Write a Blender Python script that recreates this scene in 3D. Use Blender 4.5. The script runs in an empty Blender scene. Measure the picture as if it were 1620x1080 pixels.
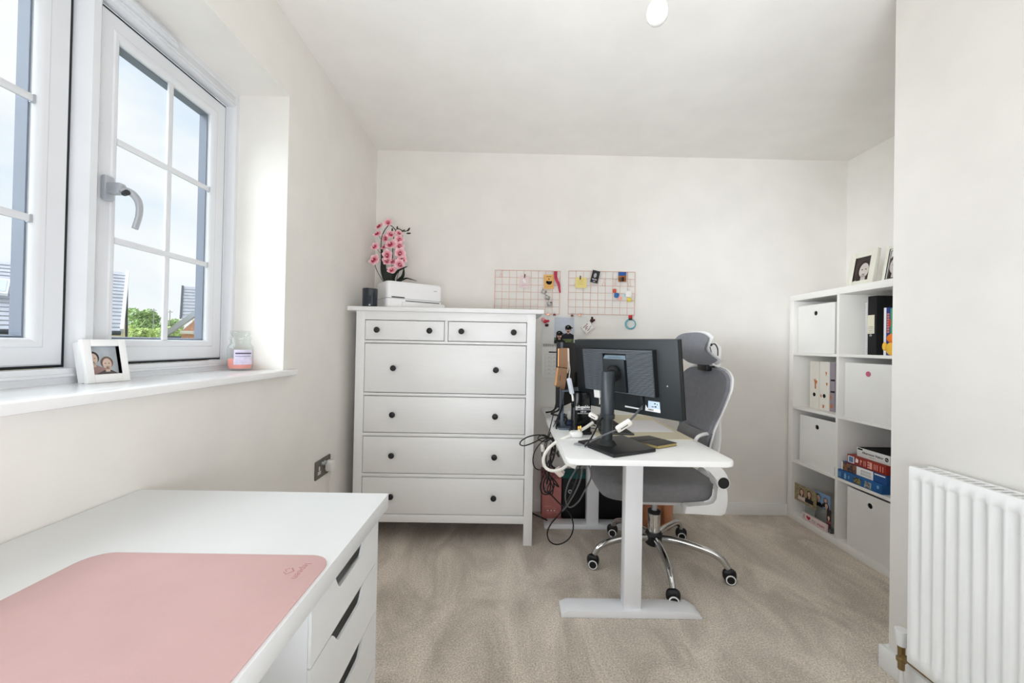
import bpy, bmesh, math, random
from math import pi, sin, cos, radians as rad
from mathutils import Vector, Matrix
random.seed(7)
SC = bpy.context.scene
COL = SC.collection

# ---------------------------------------------------------------- camera, world, light, exposure
F, YAW, PITCH, ROLL, CAMH = 617.0534, .0082, .0078, .019, 1.1106
FWD = Vector((sin(YAW)*cos(PITCH), cos(YAW)*cos(PITCH), sin(PITCH)))
_r0 = Vector((cos(YAW), -sin(YAW), 0)); _u0 = _r0.cross(FWD)
RGT = _r0*cos(ROLL) + _u0*sin(ROLL); UPV = _u0*cos(ROLL) - _r0*sin(ROLL)
EYE = Vector((0, 0, CAMH))
cd = bpy.data.cameras.new('camera'); cam = bpy.data.objects.new('camera', cd); COL.objects.link(cam)
cd.sensor_width = 36; cd.lens = 36*F/1620; cd.clip_start = .02; cd.clip_end = 500
cam.matrix_world = Matrix(((RGT.x, UPV.x, -FWD.x, EYE.x), (RGT.y, UPV.y, -FWD.y, EYE.y), (RGT.z, UPV.z, -FWD.z, EYE.z), (0, 0, 0, 1)))
SC.camera = cam
SC.view_settings.view_transform = 'Standard'; SC.view_settings.look = 'None'
SC.view_settings.gamma = 1; SC.view_settings.use_curve_mapping = False
SC.view_settings.exposure = 0.08
SC.cycles.use_denoising = True
SC.cycles.max_bounces = 12; SC.cycles.diffuse_bounces = 8; SC.cycles.glossy_bounces = 4; SC.cycles.transmission_bounces = 8
SC.cycles.transparent_max_bounces = 12; SC.cycles.caustics_reflective = False; SC.cycles.caustics_refractive = False
SC.cycles.sample_clamp_indirect = 6

W = bpy.data.worlds.new('overcast_sky'); SC.world = W; W.use_nodes = True
nt = W.node_tree; nt.nodes.clear()
def N(t, k, **kw):
    n = t.nodes.new(k)
    for a, b in kw.items(): setattr(n, a, b)
    return n
tc = N(nt, 'ShaderNodeTexCoord'); sep = N(nt, 'ShaderNodeSeparateXYZ'); nt.links.new(tc.outputs['Generated'], sep.inputs[0])
mp = N(nt, 'ShaderNodeMapping'); mp.inputs['Scale'].default_value = (1.3, 1.3, 3.2); nt.links.new(tc.outputs['Generated'], mp.inputs[0])
ns = N(nt, 'ShaderNodeTexNoise'); ns.inputs['Scale'].default_value = 2.3; ns.inputs['Detail'].default_value = 5; ns.inputs['Roughness'].default_value = .5
nt.links.new(mp.outputs[0], ns.inputs['Vector'])
cl = N(nt, 'ShaderNodeValToRGB'); cl.color_ramp.elements[0].position = .38; cl.color_ramp.elements[1].position = .62
nt.links.new(ns.outputs['Fac'], cl.inputs[0])
hz = N(nt, 'ShaderNodeValToRGB'); hz.color_ramp.elements[0].position = .0; hz.color_ramp.elements[1].position = .75
hz.color_ramp.elements[0].color = (.93, .96, .98, 1); hz.color_ramp.elements[1].color = (.58, .76, 1.0, 1)
nt.links.new(sep.outputs['Z'], hz.inputs[0])
mx = N(nt, 'ShaderNodeMix', data_type='RGBA'); mx.inputs['B'].default_value = (1.0, 1.0, 1.0, 1)
nt.links.new(cl.outputs[0], mx.inputs['Factor']); nt.links.new(hz.outputs[0], mx.inputs['A'])
bg = N(nt, 'ShaderNodeBackground'); bg.inputs['Strength'].default_value = 1.0
wo = N(nt, 'ShaderNodeOutputWorld'); nt.links.new(mx.outputs['Result'], bg.inputs[0]); nt.links.new(bg.outputs[0], wo.inputs[0])

def light(name, kind, energy, loc, to, color=(1, 1, 1), **kw):
    l = bpy.data.lights.new(name, kind); l.energy = energy; l.color = color
    for a, b in kw.items(): setattr(l, a, b)
    o = bpy.data.objects.new(name, l); COL.objects.link(o); o.location = loc
    o.rotation_euler = (Vector(to)-Vector(loc)).to_track_quat('-Z', 'Y').to_euler()
    return o
# veiled sun behind thin cloud, high on the window side
light('veiled_sun', 'SUN', 9.5, (-8, -2.6, 4.6), (0, 0, 0), (.87, .94, 1), angle=rad(80))
# added unseen fill lamps: two aimed at the ceiling, one by the window wall
light('ceiling_fill', 'AREA', 29, (.1, -.25, .9), (.55, .7, 2.4), (.895, .94, 1), shape='RECTANGLE', size=1.6, size_y=.8)
light('ceiling_fill_beam', 'AREA', 2.6, (-.2, -.6, 1.2), (.5, 1.25, 2.4), (.895, .94, 1), shape='RECTANGLE', size=1.2, size_y=.8, spread=rad(50))
light('side_fill', 'AREA', 3.8, (-.86, .28, 1.55), (1.8, 2.6, 1.6), (.90, .96, 1), shape='RECTANGLE', size=.5, size_y=1.1, spread=rad(36))
# daylight pouring in at the window (portal: guides the sky's own light, adds none)
pl_ = light('window_portal', 'AREA', 1, (-1.26, 1.02, 1.54), (1, 1.02, 1.54), shape='RECTANGLE', size=1.1, size_y=1.12)
pl_.data.cycles.is_portal = True

# ---------------------------------------------------------------- measuring helpers: a photo pixel's ray meets a real plane
def ray(u, v): return RGT*((u-810)/F) - UPV*((v-540)/F) + FWD
def ax(i, val, u, v):
    d = ray(u, v); return EYE + d*((val-EYE[i])/d[i])
def AX(val, u, v): return ax(0, val, u, v)
def AY(val, u, v): return ax(1, val, u, v)
def AZ(val, u, v): return ax(2, val, u, v)

# ---------------------------------------------------------------- materials
def lin(c):
    c /= 255
    return c/12.92 if c <= .04045 else ((c+.055)/1.055)**2.4
def rgb(r, g, b): return (lin(r), lin(g), lin(b), 1)
MATS = {}
def mat(name, c, rough=.5, metal=0, bump=0, bscale=200, var=0, vscale=6, spec=.5, coat=0, aniso=None, sheen=0, trans=0, ior=1.45, c2=None, wave=None):
    if name in MATS: return MATS[name]
    m = bpy.data.materials.new(name); m.use_nodes = True; t = m.node_tree; b = t.nodes['Principled BSDF']
    b.inputs['Roughness'].default_value = rough; b.inputs['Metallic'].default_value = metal
    b.inputs['Specular IOR Level'].default_value = spec; b.inputs['Coat Weight'].default_value = coat
    b.inputs['Sheen Weight'].default_value = sheen; b.inputs['Transmission Weight'].default_value = trans; b.inputs['IOR'].default_value = ior
    col = rgb(*c); b.inputs['Base Color'].default_value = col
    co = N(t, 'ShaderNodeTexCoord')
    n = N(t, 'ShaderNodeTexNoise'); n.inputs['Scale'].default_value = vscale; n.inputs['Detail'].default_value = 4
    mpp = N(t, 'ShaderNodeMapping'); t.links.new(co.outputs['Object'], mpp.inputs[0])
    if aniso: mpp.inputs['Scale'].default_value = aniso
    t.links.new(mpp.outputs[0], n.inputs['Vector'])
    x = N(t, 'ShaderNodeMix', data_type='RGBA')
    d = var or .012
    e = rgb(*c2) if c2 else tuple(max(0, q*(1-d*2)) for q in col[:3]) + (1,)
    x.inputs['A'].default_value = tuple(min(1, q*(1+(0 if c2 else d))) for q in col[:3]) + (1,)
    x.inputs['B'].default_value = e
    cr = N(t, 'ShaderNodeValToRGB'); cr.color_ramp.elements[0].position = .35; cr.color_ramp.elements[1].position = .65
    t.links.new(n.outputs['Fac'], cr.inputs[0]); t.links.new(cr.outputs[0], x.inputs['Factor'])
    t.links.new(x.outputs['Result'], b.inputs['Base Color'])
    if bump:
        n2 = N(t, 'ShaderNodeTexNoise'); n2.inputs['Scale'].default_value = bscale; n2.inputs['Detail'].default_value = 3
        t.links.new(co.outputs['Object'], n2.inputs['Vector'])
        bp = N(t, 'ShaderNodeBump'); bp.inputs['Strength'].default_value = bump; bp.inputs['Distance'].default_value = .002
        t.links.new(n2.outputs['Fac'], bp.inputs['Height']); t.links.new(bp.outputs[0], b.inputs['Normal'])
    MATS[name] = m; return m
WALL = mat('wall_paint', (236, 233, 228), .85, bump=.08, bscale=350)
CEIL = mat('ceiling_paint', (240, 238, 234), .9, bump=.06, bscale=300)
GLOSSW = mat('white_gloss_wood', (238, 238, 236), .3)
UPVC = mat('white_upvc', (224, 226, 230), .22)
SEAM = mat('black_gasket', (28, 30, 32), .6)
EXTF = mat('grey_outer_frame', (120, 126, 142), .5)
WHITE = mat('white_laminate', (234, 236, 237), .32, var=.006)
CHESTW = mat('white_stained_pine', (236, 236, 236), .38, var=.006, vscale=7, aniso=(1, 6, 12))
BLACK = mat('black_plastic', (24, 25, 27), .42, bump=.06, bscale=600)
BLACKM = mat('black_matt', (14, 14, 15), .7)
DGREY = mat('dark_grey_plastic', (36, 41, 45), .4, bump=.05, bscale=600)
MONB = mat('monitor_back_plastic', (28, 33, 36), .45, bump=.08, bscale=700)
STEELW = mat('white_powder_coat', (234, 235, 239), .35, bump=.04, bscale=900)
CHROME = mat('chrome', (205, 205, 205), .08, 1)
SILVER = mat('satin_silver', (188, 192, 200), .35, .55)
COPPER = mat('copper', (242, 176, 142), .32, 1, var=.06, vscale=4)
ROSE = mat('rose_gold_wire', (226, 170, 150), .35, .6)
GFAB = mat('grey_mesh_fabric', (120, 121, 128), .9, bump=.35, bscale=900, var=.04, vscale=40, sheen=.2)
GSEAT = mat('grey_seat_fabric', (118, 117, 119), .9, bump=.3, bscale=800, var=.04, vscale=40, sheen=.2)
CHW = mat('white_chair_plastic', (232, 232, 232), .35)
PINKM = mat('pink_leather', (206, 170, 168), .5, bump=.25, bscale=60, var=.035, vscale=5)
PINKD = mat('pink_leather_deboss', (176, 128, 124), .6)
PAPER = mat('paper_white', (240, 238, 234), .8)
CARDW = mat('white_card', (233, 232, 229), .75)
BRASS = mat('brass', (150, 128, 90), .4, .9)
GOLD = mat('gold_pin', (225, 180, 90), .3, .9)
NICKEL = mat('brushed_nickel', (120, 116, 108), .38, .8, var=.05, vscale=30, aniso=(1, 1, 20))
CABB = mat('black_cable', (22, 22, 23), .5)
CABG = mat('grey_cable', (88, 90, 93), .45)
CABW = mat('white_cable', (232, 229, 222), .45)
INK = mat('black_ink', (28, 28, 30), .8)
GREYI = mat('grey_ink', (150, 150, 150), .8)
WHITEI = mat('white_ink', (240, 240, 240), .7)
SKIN = mat('print_skin', (214, 170, 150), .7)
SKIN2 = mat('print_skin_pale', (228, 196, 180), .7)
HAIR = mat('print_dark_hair', (45, 32, 28), .7)
def glass_mat():
    m = bpy.data.materials.new('clear_glass'); m.use_nodes = True; t = m.node_tree; t.nodes.clear()
    o = N(t, 'ShaderNodeOutputMaterial'); tr = N(t, 'ShaderNodeBsdfTransparent'); g = N(t, 'ShaderNodeBsdfGlossy')
    g.inputs['Roughness'].default_value = .02; tr.inputs['Color'].default_value = (.97, .985, .98, 1)
    lw = N(t, 'ShaderNodeLayerWeight'); lw.inputs['Blend'].default_value = .5
    pw_ = N(t, 'ShaderNodeMath', operation='POWER'); pw_.inputs[1].default_value = 5; t.links.new(lw.outputs['Facing'], pw_.inputs[0])
    fr = N(t, 'ShaderNodeMath', operation='MULTIPLY_ADD'); fr.inputs[1].default_value = .7; fr.inputs[2].default_value = .02; t.links.new(pw_.outputs[0], fr.inputs[0])
    ns_ = N(t, 'ShaderNodeTexNoise'); ns_.inputs['Scale'].default_value = 1.5
    mt = N(t, 'ShaderNodeMath', operation='MULTIPLY'); mt2 = N(t, 'ShaderNodeMath', operation='MULTIPLY_ADD')
    mt2.inputs[1].default_value = .1; mt2.inputs[2].default_value = .85
    t.links.new(ns_.outputs['Fac'], mt2.inputs[0]); t.links.new(mt2.outputs[0], mt.inputs[1]); t.links.new(fr.outputs[0], mt.inputs[0])
    s = N(t, 'ShaderNodeMixShader'); t.links.new(mt.outputs[0], s.inputs[0]); t.links.new(tr.outputs[0], s.inputs[1]); t.links.new(g.outputs[0], s.inputs[2])
    t.links.new(s.outputs[0], o.inputs[0]); return m
GLASS = glass_mat()
def petal_mat():
    m = bpy.data.materials.new('orchid_petal'); m.use_nodes = True; t = m.node_tree; b = t.nodes['Principled BSDF']; b.inputs['Roughness'].default_value = .6
    co = N(t, 'ShaderNodeTexCoord'); le = N(t, 'ShaderNodeVectorMath', operation='LENGTH'); no = N(t, 'ShaderNodeTexNoise'); no.inputs['Scale'].default_value = 90
    ma = N(t, 'ShaderNodeMath', operation='MULTIPLY_ADD'); ma.inputs[1].default_value = .012
    cr = N(t, 'ShaderNodeValToRGB'); t.links.new(co.outputs['Object'], le.inputs[0]); t.links.new(co.outputs['Object'], no.inputs['Vector'])
    t.links.new(no.outputs['Fac'], ma.inputs[0]); t.links.new(le.outputs['Value'], ma.inputs[2])
    mr = N(t, 'ShaderNodeMath', operation='MULTIPLY'); mr.inputs[1].default_value = 25; t.links.new(ma.outputs[0], mr.inputs[0]); t.links.new(mr.outputs[0], cr.inputs[0])
    e = cr.color_ramp.elements; e[0].position = .18; e[0].color = rgb(170, 50, 84); e[1].position = .95; e[1].color = rgb(250, 218, 222)
    k = e.new(.42); k.color = rgb(218, 118, 142); k = e.new(.68); k.color = rgb(240, 176, 188)
    t.links.new(cr.outputs[0], b.inputs['Base Color']); return m

# ---------------------------------------------------------------- mesh helpers
MW = {}
def new(): return bmesh.new()
def tf(vs, M):
    for v in vs: v.co = M @ v.co
    return vs
def box(bm, x0, x1, y0, y1, z0, z1, bev=0, seg=2):
    vs = [bm.verts.new(p) for p in ((x0,y0,z0),(x1,y0,z0),(x1,y1,z0),(x0,y1,z0),(x0,y0,z1),(x1,y0,z1),(x1,y1,z1),(x0,y1,z1))]
    fs = [bm.faces.new([vs[i] for i in q]) for q in ((0,3,2,1),(4,5,6,7),(0,1,5,4),(1,2,6,5),(2,3,7,6),(3,0,4,7))]
    if bev:
        es = list({e for f in fs for e in f.edges})
        r = bmesh.ops.bevel(bm, geom=es, offset=bev, segments=seg, profile=.5, affect='EDGES')
        vs = list({v for f in r['faces'] for v in f.verts} | {v for v in vs if v.is_valid})
    return vs
def prism(bm, pts, z0, z1, bev=0):
    a = sum(pts[i][0]*pts[(i+1) % len(pts)][1]-pts[(i+1) % len(pts)][0]*pts[i][1] for i in range(len(pts)))
    if a < 0: pts = pts[::-1]
    lo = [bm.verts.new((p[0], p[1], z0)) for p in pts]; hi = [bm.verts.new((p[0], p[1], z1)) for p in pts]
    fs = [bm.faces.new(lo[::-1]), bm.faces.new(hi)]
    n = len(pts)
    for i in range(n): fs.append(bm.faces.new((lo[i], lo[(i+1) % n], hi[(i+1) % n], hi[i])))
    vs = lo+hi
    if bev:
        es = list(set(fs[0].edges) | set(fs[1].edges))
        r = bmesh.ops.bevel(bm, geom=es, offset=bev, segments=2, profile=.5, affect='EDGES')
        vs = list({v for f in r['faces'] for v in f.verts} | {v for v in vs if v.is_valid})
    return vs
def rrect(x0, x1, y0, y1, r, n=6):
    p = []
    for cx, cy, a in ((x1-r, y1-r, 0), (x0+r, y1-r, 90), (x0+r, y0+r, 180), (x1-r, y0+r, 270)):
        for k in range(n+1):
            t = rad(a+90*k/n); p.append((cx+r*cos(t), cy+r*sin(t)))
    return p
def ell(cx, cy, rx, ry, n=20): return [(cx+rx*cos(2*pi*k/n), cy+ry*sin(2*pi*k/n)) for k in range(n)]
def lathe(bm, prof, n=24, c=(0, 0, 0)):
    rings = []
    vs = []
    for r, z in prof:
        if r < 1e-6: q = [bm.verts.new((c[0], c[1], c[2]+z))]
        else: q = [bm.verts.new((c[0]+r*cos(2*pi*k/n), c[1]+r*sin(2*pi*k/n), c[2]+z)) for k in range(n)]
        rings.append(q); vs += q
    for a, b in zip(rings, rings[1:]):
        if len(a) == 1 and len(b) == 1: continue
        for k in range(n):
            j = (k+1) % n
            if len(a) == 1: bm.faces.new((a[0], b[j], b[k]))
            elif len(b) == 1: bm.faces.new((a[k], a[j], b[0]))
            else: bm.faces.new((a[k], a[j], b[j], b[k]))
    return vs
def cyl(bm, p0, p1, r0, r1=None, n=16):
    r1 = r0 if r1 is None else r1
    p0, p1 = Vector(p0), Vector(p1); d = p1-p0; L = d.length
    M = Matrix.Translation(p0) @ d.to_track_quat('Z', 'Y').to_matrix().to_4x4()
    return tf(lathe(bm, [(0, 0), (r0, 0), (r1, L), (0, L)], n), M)
def smooth(pts, k=6, closed=False):
    pts = [Vector(p) for p in pts]; n = len(pts); out = []
    rng = range(n if closed else n-1)
    for i in rng:
        g = lambda j: pts[j % n] if closed else pts[max(0, min(n-1, j))]
        a, b, c, d = g(i-1), g(i), g(i+1), g(i+2)
        for s in range(k):
            t = s/k
            out.append(.5*((2*b)+(c-a)*t+(2*a-5*b+4*c-d)*t*t+(3*b-a-3*c+d)*t**3))
    if not closed: out.append(pts[-1])
    return out
def sweep(bm, pts, prof, closed=False, cap=True, scale=None, up=None):
    """sweep a closed 2D profile along a 3D path"""
    pts = [Vector(p) for p in pts]; n = len(pts); rings = []
    t0 = (pts[1]-pts[0]).normalized(); nrm = Vector(up) if up else (t0.orthogonal())
    nrm = (nrm - t0*nrm.dot(t0)).normalized()
    for i, p in enumerate(pts):
        a = pts[i-1] if (i or closed) else p; b = pts[(i+1) % n] if (i < n-1 or closed) else p
        t = (b-a).normalized(); nrm = (nrm-t*nrm.dot(t)).normalized(); bi = t.cross(nrm)
        s = scale[i] if scale else 1
        rings.append([bm.verts.new(p+(nrm*q[0]+bi*q[1])*s) for q in prof])
    m = len(prof)
    for i in range(n if closed else n-1):
        a, b = rings[i], rings[(i+1) % n]
        for k in range(m): bm.faces.new((a[k], a[(k+1) % m], b[(k+1) % m], b[k]))
    if cap and not closed: bm.faces.new(rings[0][::-1]); bm.faces.new(rings[-1])
    return [v for r in rings for v in r]
def tube(bm, pts, r, n=8, k=5, closed=False, scale=None):
    return sweep(bm, smooth(pts, k, closed) if k > 1 else pts, ell(0, 0, r, r, n), closed)
def superell(bm, c, a, b, h, e1=.5, e2=.5, nu=32, nv=14):
    f = lambda w, e: math.copysign(abs(w)**e, w)
    rows = []
    for j in range(nv+1):
        ph = -pi/2+pi*j/nv
        if j in (0, nv): rows.append([bm.verts.new((c[0], c[1], c[2]+h*f(sin(ph), e1)))]); continue
        rows.append([bm.verts.new((c[0]+a*f(cos(ph), e1)*f(cos(2*pi*k/nu), e2), c[1]+b*f(cos(ph), e1)*f(sin(2*pi*k/nu), e2), c[2]+h*f(sin(ph), e1))) for k in range(nu)])
    for p, q in zip(rows, rows[1:]):
        for k in range(nu):
            l = (k+1) % nu
            if len(p) == 1: bm.faces.new((p[0], q[l], q[k]))
            elif len(q) == 1: bm.faces.new((p[k], p[l], q[0]))
            else: bm.faces.new((p[k], p[l], q[l], q[k]))
    return [v for r in rows for v in r]
def gridsurf(bm, fn, nu, nv, thick=None):
    g = [[bm.verts.new(fn(i/nu, j/nv)) for i in range(nu+1)] for j in range(nv+1)]
    for j in range(nv):
        for i in range(nu): bm.faces.new((g[j][i], g[j][i+1], g[j+1][i+1], g[j+1][i]))
    return [v for r in g for v in r]
def frame(o, right, up):
    r = Vector(right).normalized(); u = Vector(up); u = (u-r*u.dot(r)).normalized(); n = r.cross(u)
    return Matrix(((r.x, u.x, n.x, o[0]), (r.y, u.y, n.y, o[1]), (r.z, u.z, n.z, o[2]), (0, 0, 0, 1)))
def obj(name, bm, m, parent=None, M=None, smooth_angle=35, local=False):
    if M is not None: bm.transform(M)
    mw = MW[parent] if parent else Matrix.Identity(4)
    if not local and parent: bm.transform(mw.inverted())
    bmesh.ops.remove_doubles(bm, verts=bm.verts, dist=1e-7)
    bmesh.ops.recalc_face_normals(bm, faces=bm.faces)
    me = bpy.data.meshes.new(name); bm.to_mesh(me); bm.free()
    for p in me.polygons: p.use_smooth = True
    me.set_sharp_from_angle(angle=rad(smooth_angle))
    me.materials.append(m)
    o = bpy.data.objects.new(name, me); COL.objects.link(o)
    if parent: o.parent = parent
    MW[o] = mw
    return o
def tag(o, label, cat, group=None):
    o['label'] = label; o['category'] = cat
    if group: o['group'] = group
    return o
def thing(name, label, cat, loc=(0, 0, 0), group=None, M=None):
    o = bpy.data.objects.new(name, None); COL.objects.link(o); o.empty_display_size = .05
    mm = M if M is not None else Matrix.Translation(loc)
    o.matrix_world = mm; o.matrix_basis = mm; MW[o] = mm.copy()
    return tag(o, label, cat, group)
def struct(o): o['kind'] = 'structure'; return o
def plabel(o, s): o['label'] = s; return o
def kids(o): return [c for c in bpy.data.objects if c.parent == o]
def dup(o, M=None, parent=None):
    c = o.copy(); COL.objects.link(c)
    if parent: c.parent = parent
    else: c.matrix_basis = M; MW[c] = M.copy()
    for k in kids(o): dup(k, None, c)
    return c
def one(name, m, parent, fn, M=None, **kw):
    b = new(); fn(b); return obj(name, b, m, parent, M, **kw)
def plate(name, m, parent, M, x0, x1, y0, y1, z0=0, z1=.0006):
    return one(name, m, parent, lambda b: box(b, x0, x1, y0, y1, z0, z1), M)
def shape(name, m, parent, M, polys, z0=.0006, z1=.001):
    b = new()
    for p in polys: prism(b, p, z0, z1)
    return obj(name, b, m, parent, M)
SHAPE = shape
def lettering(s, size, m, parent, M, depth=.0004, align='CENTER', name='lettering', bold=0, sx=1):
    cu = bpy.data.curves.new('t', 'FONT'); cu.body = s; cu.size = size; cu.align_x = align; cu.align_y = 'CENTER'; cu.extrude = depth; cu.offset = bold
    cu.resolution_u = 3
    t = bpy.data.objects.new('t', cu); COL.objects.link(t)
    dg = bpy.context.evaluated_depsgraph_get(); me = bpy.data.meshes.new_from_object(t.evaluated_get(dg))
    b = new(); b.from_mesh(me); bpy.data.objects.remove(t); bpy.data.curves.remove(cu); bpy.data.meshes.remove(me)
    if sx != 1: b.transform(Matrix.Diagonal((sx, 1, 1, 1)))
    return obj(name, b, m, parent, M)
def mitre(bm, y0, y1, z0, z1, prof):
    """mitred rectangular frame in a y-z plane; prof = closed list of (inset, x)"""
    loops = []
    for d, x in prof:
        loops.append([bm.verts.new((x, a, b)) for a, b in ((y0+d, z0+d), (y1-d, z0+d), (y1-d, z1-d), (y0+d, z1-d))])
    n = len(loops)
    for i in range(n):
        a, b = loops[i], loops[(i+1) % n]
        for k in range(4): bm.faces.new((a[k], a[(k+1) % 4], b[(k+1) % 4], b[k]))
def person_print(parent, M, cx, cy, s, skin, hair, cloth, z=.0008, long=True, cap=False, bnd=None):
    """flat printed head and shoulders, s = face half height"""
    def shape(nm, m_, pa, M_, polys, a_, b_):
        if bnd: polys = [[(min(max(q[0], bnd[0]), bnd[1]), min(max(q[1], bnd[2]), bnd[3])) for q in p] for p in polys]
        return SHAPE(nm, m_, pa, M_, polys, a_, b_)
    shape('printed_clothes', cloth, parent, M, [[(cx-1.9*s, cy-2.9*s), (cx+1.9*s, cy-2.9*s), (cx+1.7*s, cy-1.7*s), (cx+.5*s, cy-1.1*s), (cx-.5*s, cy-1.1*s), (cx-1.7*s, cy-1.7*s)]], z, z+.0002)
    hp = [ell(cx, cy+.25*s, .95*s, 1.1*s)]
    if long: hp.append([(cx-.95*s, cy+.2*s), (cx-1.0*s, cy-1.5*s), (cx-.45*s, cy-1.6*s), (cx+.45*s, cy-1.6*s), (cx+1.0*s, cy-1.5*s), (cx+.95*s, cy+.2*s)])
    shape('printed_hair', hair, parent, M, hp, z+.0002, z+.0004)
    shape('printed_face', skin, parent, M, [ell(cx, cy, .7*s, s), [(cx-.3*s, cy-.6*s), (cx+.3*s, cy-.6*s), (cx+.35*s, cy-1.4*s), (cx-.35*s, cy-1.4*s)]], z+.0004, z+.0006)
    shape('printed_features', HAIR, parent, M, [ell(cx-.27*s, cy+.12*s, .13*s, .07*s, 8), ell(cx+.27*s, cy+.12*s, .13*s, .07*s, 8), [(cx-.3*s, cy-.45*s), (cx, cy-.6*s), (cx+.3*s, cy-.45*s), (cx, cy-.5*s)]], z+.0006, z+.0008)
    if cap:
        shape('printed_cap', BLACKM, parent, M, [ell(cx, cy+.55*s, .98*s, .75*s), [(cx-.2*s, cy+.35*s), (cx+1.5*s, cy+.3*s), (cx+1.4*s, cy+.55*s), (cx, cy+.75*s)]], z+.0008, z+.001)
# ---------------------------------------------------------------- the room
XL, YB, H, XR, XP, YP, YF = -.908, 2.623, 2.4, 2.28, 1.346, 1.36, -1.45
WY0, WY1, WZ0, WZ1 = .42, 1.582, .968, 2.0975
def carpet():
    m = bpy.data.materials.new('beige_carpet'); m.use_nodes = True; t = m.node_tree; b = t.nodes['Principled BSDF']
    b.inputs['Roughness'].default_value = 1; b.inputs['Specular IOR Level'].default_value = .1; b.inputs['Sheen Weight'].default_value = .15
    co = N(t, 'ShaderNodeTexCoord')
    f = N(t, 'ShaderNodeTexNoise'); f.inputs['Scale'].default_value = 170; f.inputs['Detail'].default_value = 6; f.inputs['Roughness'].default_value = .7
    l = N(t, 'ShaderNodeTexNoise'); l.inputs['Scale'].default_value = 2.6; l.inputs['Detail'].default_value = 5; l.inputs['Distortion'].default_value = .8; l.inputs['Roughness'].default_value = .62
    q = N(t, 'ShaderNodeTexNoise'); q.inputs['Scale'].default_value = 24; q.inputs['Detail'].default_value = 4
    mp_ = N(t, 'ShaderNodeMapping'); mp_.inputs['Scale'].default_value = (1.7, .75, 1); mp_.inputs['Rotation'].default_value = (0, 0, .5)
    t.links.new(co.outputs['Object'], mp_.inputs[0]); t.links.new(mp_.outputs[0], l.inputs['Vector'])
    for n in (f, q): t.links.new(co.outputs['Object'], n.inputs['Vector'])
    c1 = N(t, 'ShaderNodeValToRGB'); c1.color_ramp.elements[0].position = .33; c1.color_ramp.elements[1].position = .68
    c1.color_ramp.elements[0].color = rgb(176, 160, 144); c1.color_ramp.elements[1].color = rgb(255, 246, 234)
    t.links.new(f.outputs['Fac'], c1.inputs[0])
    c2 = N(t, 'ShaderNodeValToRGB'); c2.color_ramp.elements[0].position = .40; c2.color_ramp.elements[1].position = .62
    c2.color_ramp.elements[0].color = (.80, .785, .77, 1); c2.color_ramp.elements[1].color = (1.15, 1.15, 1.15, 1)
    t.links.new(l.outputs['Fac'], c2.inputs[0])
    mu = N(t, 'ShaderNodeMix', data_type='RGBA', blend_type='MULTIPLY'); mu.inputs['Factor'].default_value = 1
    t.links.new(c1.outputs[0], mu.inputs['A']); t.links.new(c2.outputs[0], mu.inputs['B'])
    t.links.new(mu.outputs['Result'], b.inputs['Base Color'])
    ad = N(t, 'ShaderNodeMath', operation='MULTIPLY_ADD'); ad.inputs[1].default_value = .6
    t.links.new(q.outputs['Fac'], ad.inputs[0]); t.links.new(f.outputs['Fac'], ad.inputs[2])
    bp = N(t, 'ShaderNodeBump'); bp.inputs['Strength'].default_value = .9; bp.inputs['Distance'].default_value = .006
    t.links.new(ad.outputs[0], bp.inputs['Height']); t.links.new(bp.outputs[0], b.inputs['Normal'])
    return m
CARPET = carpet()
struct(one('floor', CARPET, None, lambda b: box(b, XL-.3, XR+.2, YF-.2, YB+.2, -.1, 0)))
struct(one('ceiling', CEIL, None, lambda b: box(b, XL-.3, XR+.2, YF-.2, YB+.2, H, H+.15)))
def wl(b):
    box(b, XL-.3, XL, YF-.2, YB, 0, WZ0); box(b, XL-.3, XL, YF-.2, YB, WZ1, H)
    box(b, XL-.3, XL, YF-.2, WY0, WZ0, WZ1); box(b, XL-.3, XL, WY1, YB, WZ0, WZ1)
struct(one('wall_left', WALL, None, wl))
struct(one('wall_back', WALL, None, lambda b: box(b, XL-.3, XR+.2, YB, YB+.2, 0, H)))
struct(one('wall_right', WALL, None, lambda b: box(b, XR, XR+.2, YP, YB, 0, H)))
struct(one('wall_partition', WALL, None, lambda b: box(b, XP, XR+.2, YF, YP, 0, H, .003)))
struct(one('wall_front', WALL, None, lambda b: box(b, XL, XR+.2, YF-.2, YF, 0, H)))
def skirt(name, pts):
    b = new(); sweep(b, pts, [(0, -.001), (.017, -.001), (.017, .066), (.014, .073), (.008, .077), (0, .077)], up=None)
    return b
def base(name, x0, x1, y0, y1, axis):
    b = new(); box(b, x0, x1, y0, y1, -.001, .078, .004); return struct(obj(name, b, GLOSSW))
base('baseboard_back', XL+.016, XR-.016, YB-.016, YB+.002, 0)
base('baseboard_left', XL-.002, XL+.016, YF, YB, 1)
base('baseboard_right', XR-.016, XR+.002, YP+.02, YB, 1)
base('baseboard_partition', XP-.017, XP+.002, YF, YP+.02, 1)
base('baseboard_partition_end', XP+.002, XR-.016, YP, YP+.02, 0)

# ---------------------------------------------------------------- window
XFR, XSA, XGL, XEX = -1.108, -1.135, -1.150, -1.168
b = new()
mitre(b, WY0, WY1, WZ0+.012, WZ1, [(0, XEX), (0, XFR), (.016, XFR), (.020, XFR-.003), (.024, XFR-.010), (.026, XSA-.004), (.030, XSA-.006), (.030, XEX)])
win = struct(obj('window_1', b, UPVC))
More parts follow.
